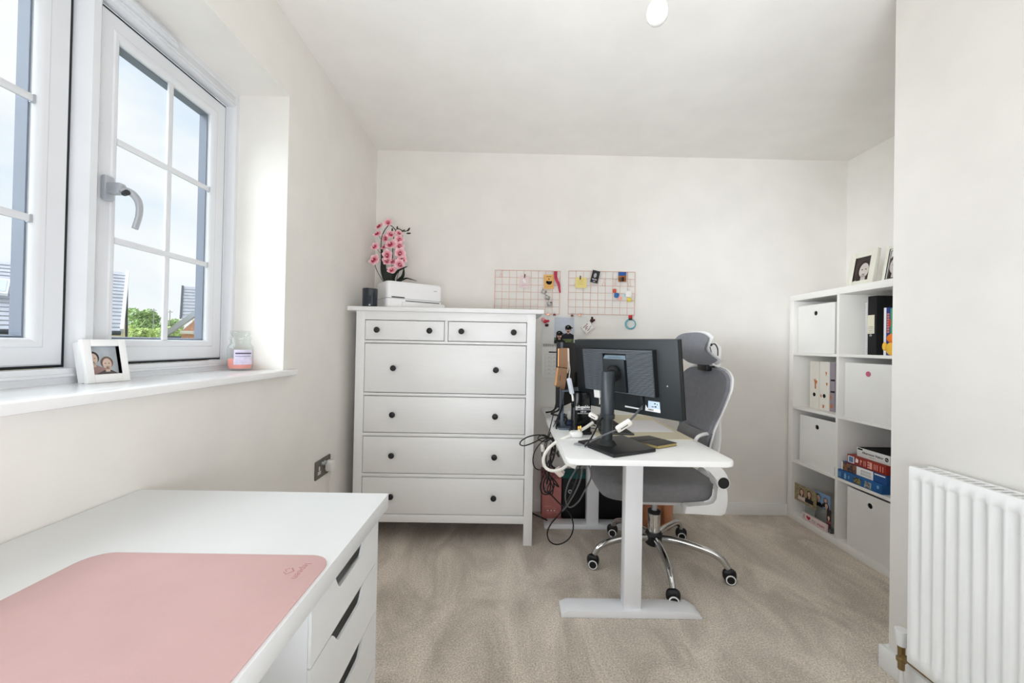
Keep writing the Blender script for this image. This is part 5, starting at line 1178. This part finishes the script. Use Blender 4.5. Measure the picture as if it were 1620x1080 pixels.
cable('thick black lead at the desk edge knot', [(890, 640, 1.95), (882, 668, 1.98), (877, 690, 2.0), (873, 712, 2.02), (870, 730, 2.03), (868, 748, 2.05), (865, 765, 2.06)], .006, CABB)
cable('second thick black lead at the desk edge knot', [(886, 668, 1.98), (878, 694, 1.98), (878, 712, 1.99), (875, 725, 2.0), (872, 735, 2.02), (879, 742, 2.02)], .0055, CABB)
cable('black cable curling round the power strip', [(874, 712, 2.0), (870, 722, 1.95), (878, 716, 1.9), (884, 722, 1.85), (882, 714, 1.85), (890, 716, 1.8)], .004, CABB)
cable('black cable looped beside the white thick cable', L3([(872, 700), (866, 712), (864, 728), (868, 740), (874, 728), (876, 712), (870, 702)], 1.99), .003, CABB)
cable('hanging coil of black cable in front of the pink box', L3([(866, 742), (860, 752), (855, 768), (858, 780), (868, 781), (876, 770), (873, 756), (866, 752), (860, 764), (862, 778), (870, 776), (870, 760), (866, 750), (876, 758), (884, 770), (876, 764)], 2.10), .0036, CABB)
cable('second turn of the hanging black coil', L3([(868, 748), (872, 758), (866, 774), (872, 783), (875, 774), (870, 760), (864, 756), (860, 766), (863, 777), (870, 781)], 2.09), .003, CABB)
cable('grey strand tied round the hanging coil', L3([(869, 735), (867, 750), (865, 764), (862, 776)], 2.07), .0032, CABG)
cable('long black cable sagging to the carpet and back up to the grommet', [(870, 780, 2.10), (880, 791, 2.11), (893, 804, 2.12), (903, 816, 2.13), (907, 831, 2.13), (904, 846, 2.12), (894, 857, 2.11), (880, 861, 2.10), (869, 855, 2.09), (866, 842, 2.07), (872, 828, 2.04), (884, 814, 1.98), (894, 800, 1.9), (903, 782, 1.8), (911, 762, 1.65), (915, 748, 1.55), (918, 734, 1.48)], .0036, CABB)
cable('grey black cable from the grommet joining the long loop', [(920, 734, 1.48), (920.5, 746, 1.5), (918, 759, 1.55), (911, 776, 1.65), (903, 790, 1.75), (897, 800, 1.85), (890, 808, 1.92)], .0034, CABG)
cable('black cable sagging in a U from the grommet', [(929, 733, 1.48), (935, 745, 1.5), (934, 758, 1.55), (925, 776, 1.62), (916, 792, 1.7), (906, 801, 1.75), (899, 801, 1.75), (895, 792, 1.72), (895, 778, 1.68), (901, 760, 1.6), (909, 746, 1.52), (915, 734, 1.48)], .0033, CABG)
cable('black cable on the carpet beside the chest foot', [(833, 806, 2.40), (845, 813, 2.40), (856, 818, 2.40), (866, 823, 2.395)], .0042, CABB)
cable('thick white cable looping out over the desk edge', [(938, 668, 1.80), (925, 677, 1.78), (905, 687, 1.76), (884, 696.5, 1.74), (868, 709, 1.74), (860, 724, 1.74), (861.5, 737, 1.74), (871, 744, 1.73), (886, 743, 1.71), (898, 735, 1.68), (903, 729, 1.66)], .0072, CABW)
cable('thin white lead lying along the desk left edge', [(900, 687, 1.88), (890, 684, 1.95), (882, 680, 2.0), (884, 676, 2.05), (900, 680, 1.98)], .0032, CABW)
cable('black lead from the monitor power plug down to the grommet', [(949, 640, 1.72), (955, 655, 1.62), (948, 668, 1.55), (938, 688, 1.50), (930, 701, 1.475), (925, 706, 1.466)], .0032, CABB)
cable('white start of the lead at the monitor power plug', [(947.5, 626, 1.78), (949, 632, 1.76), (949, 640, 1.72)], .0034, CABW)
cable('black cables piled at the back left of the desk', [(864, 652, 2.30), (874, 650, 2.25), (884, 640, 2.2), (890, 632, 2.1), (884, 648, 2.1), (872, 654, 2.2), (884, 657, 2.1), (893, 655, 2.0)], .005, CABB)
cable('black cable arching beside the laptop stand', [(884, 690, 1.9), (880, 676, 1.95), (884, 664, 1.97), (891, 659, 1.97), (897, 662, 1.95), (894, 670, 1.93)], .004, CABB)
adapter('small white connector hanging among the black cables', AY(2.0, 857.5, 703), AY(2.0, 858.5, 714), .009, .006, CABW, None, False)
adapter('pinkish white power adapter hanging below the desk edge', AY(1.98, 880, 741), AY(1.98, 890, 751), .017, .012, mat('warm_white_plastic', (238, 222, 214), .4), None, False)

# ---------------------------------------------------------------- office chair
HX, HY = .766, 2.012
oc = thing('office_chair', 'grey mesh office chair with white frame and chrome star base facing the standing desk', 'chair', (HX, HY, 0))
CA = [(.443, 1.962), (.732, 1.690), (1.067, 1.849), (1.020, 2.262), (.628, 2.292)]
one('hub', BLACK, oc, lambda b: lathe(b, [(0, .098), (.036, .098), (.043, .106), (.045, .150), (.036, .164), (0, .165)], 28, (HX, HY, 0)))
one('gas_cover', CHROME, oc, lambda b: lathe(b, [(.030, .163), (.030, .258), (.0285, .262), (0, .262)], 28, (HX, HY, 0)))
one('gas_collar', BLACK, oc, lambda b: lathe(b, [(0, .258), (.0315, .258), (.0315, .272), (.016, .274), (0, .274)], 24, (HX, HY, 0)))
one('gas_rod', SILVER, oc, lambda b: cyl(b, (HX, HY, .27), (HX, HY, .36), .0145, n=18))
one('tilt_mechanism', BLACK, oc, lambda b: (box(b, HX-.11, HX+.10, HY-.07, HY+.07, .335, .385, .012), cyl(b, (HX+.02, HY, .36), (HX+.02, HY+.26, .37), .006, n=10)))
for cx, cy in CA:
    d = Vector((cx-HX, cy-HY, 0)); L = d.length; d /= L
    P = lambda r, z: (HX+d.x*r, HY+d.y*r, z)
    b = new(); pts = smooth([P(.030, .134), P(.10, .140), P(.18, .136), P(L-.075, .122), P(L-.030, .098), P(L-.006, .066)], 6)
    sweep(b, pts, [(q[0]*.019, q[1]*.0165) for q in ell(0, 0, 1, 1, 14)], scale=[1.08-.28*i/(len(pts)-1) for i in range(len(pts))], up=(0, 0, 1))
    lg = obj('leg', b, CHROME, oc)
    # caster: hood and two wheels turned the way the chair last rolled
    wa = rad(14); ax_ = Vector((sin(wa), cos(wa), 0)); fw = Vector((cos(wa), -sin(wa), 0)); c = Vector((cx, cy, .027))
    cs_ = one('caster', BLACK, lg, lambda b: tf(superell(b, (0, 0, 0), .031, .017, .030, .8, .8, 18, 10), Matrix.Translation(c+Vector((0, 0, .012))) @ Matrix.Rotation(-wa, 4, 'Z')))
# wheels as parts of the chair (never a fourth level)
for cx, cy in CA:
    wa = rad(14); ax_ = Vector((sin(wa), cos(wa), 0)); c = Vector((cx, cy, .0265))
    for s in (-1, 1):
        a, e_ = c+ax_*(s*.008), c+ax_*(s*.024)
        w_ = one('wheel', BLACKM, oc, lambda b: cyl(b, a, e_, .026, .0245, 24))
        M = frame(e_, (0, 0, 1), Vector((0, 0, 1)).cross(ax_*s)*-1)
        n0 = M.to_3x3().col[2]
        if n0.dot(ax_*s) < 0: M = frame(e_, (0, 0, 1), Vector((0, 0, 1)).cross(ax_*s))
        plabel(one('wheel_ring', mat('wheel_white', (235, 235, 235), .4), w_, lambda b: lathe(b, [(.0165, -.001), (.0225, -.001), (.0220, .0022), (.0170, .0022)], 24), M), 'white ring on the wheel')
# seat
b = new(); vs = superell(b, (.735, HY, .436), .280, .245, .054, .5, .5, 48, 18)
for v in vs:
    t = max(0, (.60-v.co.x)/.15); v.co.z -= .016*t*t
    v.co.z += .016*max(0, abs(v.co.y-HY)-.12)/.13*(1 if v.co.z > .43 else .3)
obj('seat', b, GSEAT, oc)
one('seat_shell', mat('chair_shell_grey', (196, 196, 198), .5), oc, lambda b: superell(b, (.755, HY, .395), .235, .215, .022, .5, .45, 40, 8))
# back: mesh panel in a white rim
def half(z):
    pts = [(.60, .115), (.68, .155), (.74, .180), (.80, .213), (.86, .238), (.92, .250), (.965, .240), (.995, .205), (1.012, .15), (1.020, .06), (1.022, .0)]
    for (a, p_), (c_, q_) in zip(pts, pts[1:]):
        if a <= z <= c_: return p_+(q_-p_)*(z-a)/(c_-a)
    return 0
def bx(z, s): return .968+(.056*((z-.72)/.3)**1.5 if z > .72 else .033*((.72-z)/.3)**2)+.02*(z-.6)-.014*(s*s)
zs_ = [.60, .64, .68, .72, .76, .80, .84, .88, .92, .95, .97, .985, .998, 1.008, 1.015, 1.0195, 1.022]
def backsurf(b, off, grow, th, z0=.60):
    f_ = []
    nu = 14; front = []; rear = []
    for z in zs_:
        zz = z+grow*max(0, (z-.81)/.21)
        hw = half(z)+grow*(1 if z < 1.02 else .6)
        front.append([b.verts.new((bx(z, -1+2*i/nu)+off, HY+hw*(-1+2*i/nu), zz)) for i in range(nu+1)])
        rear.append([b.verts.new((bx(z, -1+2*i/nu)+off+th, HY+hw*(-1+2*i/nu), zz)) for i in range(nu+1)])
    for G in (front, rear):
        for j in range(len(G)-1):
            for i in range(nu): b.faces.new((G[j][i], G[j][i+1], G[j+1][i+1], G[j+1][i]))
    n = len(zs_)-1
    for i in range(nu):
        b.faces.new((front[0][i], front[0][i+1], rear[0][i+1], rear[0][i])); b.faces.new((front[n][i], front[n][i+1], rear[n][i+1], rear[n][i]))
    for j in range(n):
        b.faces.new((front[j][0], front[j+1][0], rear[j+1][0], rear[j][0])); b.faces.new((front[j][nu], front[j+1][nu], rear[j+1][nu], rear[j][nu]))
b = new(); backsurf(b, 0, -.006, .018); obj('back_panel', b, GFAB, oc, smooth_angle=50)
b = new(); backsurf(b, .0175, .005, .009); obj('back_frame', b, CHW, oc, smooth_angle=50)
b = new(); sweep(b, smooth([(1.045, HY-.02, .90), (1.055, HY-.02, .80), (1.065, HY-.02, .70), (1.055, HY-.02, .58), (1.01, HY, .45), (.90, HY, .375)], 6), [(q[0]*.020, q[1]*.052) for q in ell(0, 0, 1, 1, 14)], up=(1, 0, 0))
obj('spine', b, CHW, oc)
# lumbar section
def lum(i, j):
    s = -1+2*i; return (.925+.018*s*s-.012*sin(pi*j)+.03*j, HY+s*(.150+.02*j), .590+.115*j)
b = new(); gridsurf(b, lum, 14, 6); bmesh.ops.solidify(b, geom=b.faces[:], thickness=-.022); obj('lumbar_panel', b, GSEAT, oc)
b = new(); tube(b, [AY(1.80, 1099, 699), AY(1.82, 1104, 691), AY(1.84, 1112, 687), AY(1.87, 1122, 685.5)], .008, 10, 5); obj('lumbar_bracket', b, CHW, oc)
# headrest
HYc = 2.035
def headfront(i, j, off=0, g=0):
    s = -1+2*i; t = -1+2*j
    y = HYc+s*(.188+g)*(1-.0*t*t); hz_ = (.083+g)*max(0, 1-abs(s)**3.2*.62)**.5
    z = 1.108+t*hz_
    prof = .934+(.020*max(0, t)**1.5)+(.065*max(0, -t)**1.6)
    return (prof-.004*s*s+off, y, z)
b = new(); gridsurf(b, headfront, 22, 12); r = bmesh.ops.solidify(b, geom=b.faces[:], thickness=-.020); obj('headrest', b, GFAB, oc)
b = new(); gridsurf(b, lambda i, j: headfront(i, j, .021, .006), 22, 12); bmesh.ops.solidify(b, geom=b.faces[:], thickness=-.012); obj('headrest_shell', b, CHW, oc)
b = new(); Mh = Matrix(((1, 0, 0, 0), (0, 0, 1, 0), (0, 1, 0, 0), (0, 0, 0, 1)))
prism(b, [(.965, 1.165), (.985, 1.150), (1.02, 1.140), (1.045, 1.115), (1.045, 1.03), (1.035, 1.015), (1.0, 1.03), (.985, 1.06)], 1.905, 1.925, .004); obj('headrest_bracket', b, CHW, oc, Mh)
one('adjuster_slot', BLACK, oc, lambda b: (tube(b, [(.990, 1.904, 1.128), (1.010, 1.904, 1.132), (1.024, 1.904, 1.11), (1.026, 1.904, 1.075)], .0028, 6, 4), cyl(b, (.992, 1.9035, 1.128), (.992, 1.911, 1.128), .007, n=12), tube(b, [(.984, 1.904, 1.125), (.994, 1.904, 1.09)], .0022, 6, 1)))
one('neck_joint', BLACK, oc, lambda b: box(b, 1.0, 1.045, HY-.05, HY+.05, .995, 1.03, .006))
# arms: lower bracket, pivot with black cap, flip-up arm
for s, yc in ((-1, HY-.262), (1, HY+.262)):
    b = new(); br_ = [(.796, .374), (.960, .366), (.978, .380), (.990, .425), (.985, .470), (.975, .505), (.958, .517), (.938, .512), (.944, .472), (.940, .440), (.926, .420), (.900, .411), (.804, .410)]
    prism(b, br_, -.020, .020, .005); obj('arm_bracket', b, CHW, oc, Matrix(((1, 0, 0, 0), (0, 0, 1, yc), (0, 1, 0, 0), (0, 0, 0, 1))))
    one('arm_mount', CHW, oc, lambda b: box(b, .81, .90, min(yc, yc-s*.07), max(yc, yc-s*.07), .376, .406, .004))
    b = new(); ar = [(.985, .522), (.982, .545), (.965, .572), (.935, .598), (.895, .615), (.84, .622), (.70, .618), (.69, .606), (.70, .598), (.83, .600), (.87, .590), (.905, .568), (.93, .540), (.935, .510), (.958, .495)]
    prism(b, ar, -.028, .028, .006); obj('armrest', b, CHW, oc, Matrix(((1, 0, 0, 0), (0, 0, 1, yc), (0, 1, 0, 0), (0, 0, 0, 1))))
    one('pivot_ring', CHW, oc, lambda b: cyl(b, (.958, yc+.030, .518), (.958, yc-.034, .518), .029, n=28))
    one('pivot_cap', BLACK, oc, lambda b: cyl(b, (.958, yc+.033, .518), (.958, yc-.0365, .518), .0245, n=28))

# ---------------------------------------------------------------- outside the window
GRASS = mat('far_ground', (150, 156, 136), .9, var=.2, vscale=.3)
struct(one('ground', GRASS, None, lambda b: box(b, -160, 8, -60, 200, -3.4, -3.2)))
TILE = mat('slate_roof_tile', (180, 180, 187), .7, var=.05, vscale=3); YBR = mat('yellow_brick', (246, 228, 180), .85, var=.12, vscale=9, aniso=(1, 1, 4)); RBR = mat('red_brick', (226, 172, 146), .85, var=.1, vscale=9, aniso=(1, 1, 4))
DKG = mat('dark_gutter', (62, 64, 70), .5)
def roof(parent, r0, r1, e0, e1, n):
    b = new()
    for k in range(n):
        t0, t1 = k/n, (k+1)/n+.012
        q = [r0.lerp(e0, t0), r1.lerp(e1, t0), r1.lerp(e1, t1), r0.lerp(e0, t1)]
        nn = (q[1]-q[0]).cross(q[3]-q[0]).normalized()
        if nn.z < 0: nn = -nn
        lo = [b.verts.new(v) for v in (q[0], q[1], q[2], q[3])]; hi = [b.verts.new(v) for v in (q[0]+nn*.012, q[1]+nn*.012, q[2]+nn*.045, q[3]+nn*.045)]
        b.faces.new(lo); b.faces.new(hi[::-1])
        for i in range(4): b.faces.new((lo[i], lo[(i+1) % 4], hi[(i+1) % 4], hi[i]))
    o = obj('roof_tiles', b, TILE, parent); o['kind'] = 'stuff'; return o
def quad_wall(name, m, parent, pts, th):
    return slab(name, m, pts, th, parent)
# yellow house, long roof facing us
r0, r1 = AY(10.6, -160, 399), AY(13.6, 200, 431.5)
dd = Vector((r1.x-r0.x, r1.y-r0.y, 0)).normalized(); nr = Vector((dd.y, -dd.x, 0))
e1 = AY((r1+nr*2.7).y, 190.5, 524); e0 = AY((r0+nr*2.7).y, -160, 519)
hA = thing('house', 'yellow brick house with a long grey tiled roof and a roof window', 'house', ((r0+r1)/2).xy.to_3d()+Vector((0, 0, -3.2)))
roof(hA, r0, r1, e0, e1, 17)
g = -3.2
b0, b1 = e0-nr*.35, e1-nr*.35-dd*.25
slab('front_wall', YBR, hA, None, None) if False else slab('front_wall', YBR, [Vector((b0.x, b0.y, g)), Vector((b1.x, b1.y, g)), Vector((b1.x, b1.y, b1.z+.1)), Vector((b0.x, b0.y, b0.z+.1))], .2, hA)
bk1 = r1+(r1-e1); bk1.z = e1.z; bk0 = r0+(r0-e0); bk0.z = e0.z
gs = [Vector((b1.x, b1.y, g)), Vector((bk1.x, bk1.y, g)), Vector((bk1.x, bk1.y, bk1.z)), r1-Vector((0, 0, .15))-dd*.25, Vector((b1.x, b1.y, b1.z+.1))]
b = new(); b.faces.new([b.verts.new(v) for v in gs]); bmesh.ops.solidify(b, geom=b.faces[:], thickness=.2); obj('gable_wall', b, mat('pale_yellow_render', (238, 224, 176), .85), hA)
roof(hA, r1, r0, bk1, bk0, 6)
one('gutter', DKG, hA, lambda b: cyl(b, e0+Vector((0, 0, -.05))+nr*.06, e1+Vector((0, 0, -.05))+nr*.06, .07, n=8))
one('verge_trim', mat('verge_white', (226, 226, 226), .6), hA, lambda b: sweep(b, [r1+dd*.03, e1+dd*.03], [(-.09, -.04), (.09, -.04), (.09, .04), (-.09, .04)], up=(0, 0, 1)))
dp0, dp1 = AY(14.2, 200.8, 440), AY(14.2, 203, 540)
one('downpipe', DKG, hA, lambda b: cyl(b, (dp1.x, 14.2, g), (dp0.x, 14.2, dp0.z), .035, n=8))
def on_roof(u, v):
    nrm = (r1-r0).cross(e0-r0).normalized(); d = ray(u, v); return EYE+d*((r0-EYE).dot(nrm)/d.dot(nrm)), nrm
q = [on_roof(*w)[0] for w in ((-22, 446), (17.5, 450.5), (13, 473), (-26, 469))]; nrm = on_roof(0, 0)[1]
if nrm.z < 0: nrm = -nrm
q = [v+nrm*.09 for v in q]
slab('roof_window', mat('white_window_frame', (236, 238, 240), .4), q if (q[1]-q[0]).cross(q[3]-q[0]).dot(nrm) > 0 else q[::-1], .08, hA)
c = sum(q, Vector())/4
slab('roof_window_pane', mat('sky_glass', (196, 206, 220), .1, spec=.8), [c+(v-c)*.8+nrm*.085 for v in (q if (q[1]-q[0]).cross(q[3]-q[0]).dot(nrm) > 0 else q[::-1])], .01, hA)
wn = [AY((e0.lerp(e1, .55)-nr*.3).y, u, v) for u, v in ((-20, 541), (8, 541), (8, 575), (-20, 575))]
slab('window', mat('white_window_frame', (236, 238, 240), .4), wn, .06, hA)
# grey roofed house behind the brick gable
r0, r1 = AY(24, 289, 452.5), AY(27, 380, 460)
e0 = AY(21.5, 286, 503); e1 = AY(24.5, 380, 503)
hB = thing('house', 'distant house roof rising behind the red brick gable', 'house', (r0.x, r0.y, -3.2))
roof(hB, r0, r1, e0, e1, 10)
dd2 = (r1-r0).normalized()
one('wall', YBR, hB, lambda b: prism(b, [(e0.x+.4, e0.y+.3), (e1.x, e1.y+.3), (e1.x, e1.y+4), (e0.x+.4, e0.y+4)], -3.2, e0.z-.05))
one('verge_trim', DKG, hB, lambda b: sweep(b, [r0, e0], [(-.05, -.05), (.05, -.05), (.05, .05), (-.05, .05)], up=(0, 0, 1)))
# red brick gable nearer
a0, a1 = AY(15, 283, 523), AY(15, 345, 476)
hC = thing('house', 'red brick gable end with a dark barge board at the right of the window view', 'house', (a0.x, 15, -3.2))
pw_ = [Vector((a0.x+.1, 15, -3.2)), Vector((a1.x, 15, -3.2)), Vector((a1.x, 15, a1.z)), Vector((a0.x+.1, 15, a0.z))]
slab('gable_wall', RBR, pw_, -.25, hC)
one('barge_board', mat('blue_grey_board', (176, 182, 194), .5), hC, lambda b: sweep(b, [a0+Vector((-.35, -.12, -.12)), a1+Vector((.1, -.12, .12))], [(-.09, -.05), (.09, -.05), (.09, .05), (-.09, .05)], up=(0, 0, 1)))
one('gutter', DKG, hC, lambda b: cyl(b, a0+Vector((-.28, -.2, -.32)), a0+Vector((-.28, 2.5, -.32)), .12, n=10))
one('downpipe', DKG, hC, lambda b: (tube(b, [a0+Vector((-.2, -.15, -.38)), a0+Vector((.25, -.15, -.5)), a0+Vector((.32, -.15, -.8)), a0+Vector((.32, -.15, -3))], .045, 8, 3), cyl(b, a0+Vector((-.05, -.1, -.6)), a0+Vector((-.05, -.1, -3.2)), .03, n=8)))
s0, s1 = AY(14.9, 286, 523), AY(14.9, 306, 528.5)
one('lintel', mat('white_stone', (232, 230, 226), .7), hC, lambda b: box(b, s0.x, s1.x, 14.86, 14.99, s1.z, s0.z, .01))
# trees and bushes: each its own crown of leaves and trunk
LF = [mat('leaf_mid_green', (182, 206, 140), .7, var=.25, vscale=2), mat('leaf_light_green', (206, 222, 146), .7, var=.25, vscale=2), mat('leaf_yellow_green', (226, 234, 146), .7, var=.2, vscale=2)]
BARK = mat('bark', (122, 108, 90), .9, var=.2, vscale=6)
def tree(name, label, u, vb, vt, wpx, y, kind, n, seed):
    rnd = random.Random(seed)
    base_ = AY(y, u, vb); top = AY(y, u, vt); hgt = top.z-base_.z; rw = wpx*y/F/2
    t = thing(name, label, 'tree' if name == 'tree' else 'bush', (base_.x, base_.y, -3.2), 'trees and bushes beyond the houses')
    b = new(); z0 = base_.z
    blobs = [(rnd.gauss(0, .38)*rw, rnd.gauss(0, .3)*rw, z0+hgt*(.12+.72*rnd.random()), (.30+.25*rnd.random())*rw) for _ in range(14)]
    ls_ = rw*.055+.05
    for i in range(n):
        bx_, by_, bz_, br2 = rnd.choice(blobs)
        v = Vector((rnd.gauss(0, 1), rnd.gauss(0, 1), rnd.gauss(0, 1))).normalized()*br2*(.55+.45*rnd.random()**.5)
        c = Vector((base_.x+bx_, base_.y+by_, bz_))+v
        if c.z > top.z: c.z = top.z-rnd.random()*.2*hgt
        a = Vector((rnd.gauss(0, 1), rnd.gauss(0, 1), rnd.gauss(0, 1))).normalized(); o_ = a.orthogonal().normalized(); p_ = a.cross(o_); s = ls_*(.6+.8*rnd.random())
        b.faces.new([b.verts.new(c+o_*s), b.verts.new(c+p_*s*.55), b.verts.new(c-o_*s), b.verts.new(c-p_*s*.55)])
    me = bpy.data.meshes.new('foliage'); b.to_mesh(me); b.free(); me.materials.append(LF[kind]); o = bpy.data.objects.new('foliage', me); COL.objects.link(o)
    o.parent = t; me.transform(MW[t].inverted()); MW[o] = MW[t]
    one('trunk', BARK, t, lambda b: cyl(b, (base_.x, base_.y, -3.2), (base_.x, base_.y, z0+hgt*.5), max(.06, rw*.06), max(.03, rw*.02), 8))
tree('tree', 'tall green tree left of the poles in the right window', 222, 540, 486, 46, 62, 0, 5200, 1)
tree('tree', 'lower green tree behind the two right hand poles', 272, 540, 500, 40, 66, 0, 3600, 2)
tree('tree', 'green tree just right of the yellow house', 206, 548, 512, 20, 50, 1, 2200, 3)
tree('bush', 'light green rounded bush left below the glazing bar', 222, 552, 520, 48, 37, 1, 3600, 4)
tree('bush', 'light green rounded bush right below the glazing bar', 268, 552, 517, 36, 45, 1, 3200, 5)
tree('bush', 'yellow green bush in the lower left of the window view', 212, 556, 535, 34, 27, 2, 2400, 6)
tree('bush', 'yellow green bush beside the brick gable', 272, 556, 537, 26, 28, 2, 2000, 7)
tree('bush', 'green bush low between the two yellow green bushes', 244, 556, 536, 36, 30, 1, 2200, 8)
POLE = mat('pole_timber', (150, 146, 138), .8)
for u, vt, lab in ((243.5, 488, 'lone utility pole with a cross arm over the tall tree'), (264, 490.5, 'left one of the close pair of utility poles'), (269, 490.5, 'right one of the close pair of utility poles')):
    a = AY(60 if u == 264 else 56, u, vt); t = thing('utility_pole', lab, 'pole', (a.x, a.y, -3.2), 'utility poles among the trees')
    one('post', POLE, t, lambda b: cyl(b, (a.x, a.y, -3.2), (a.x, a.y, a.z), .08, .05, 8)); one('cross_arm', POLE, t, lambda b: box(b, a.x-.35, a.x+.35, a.y-.05, a.y+.05, a.z-.3, a.z-.2))
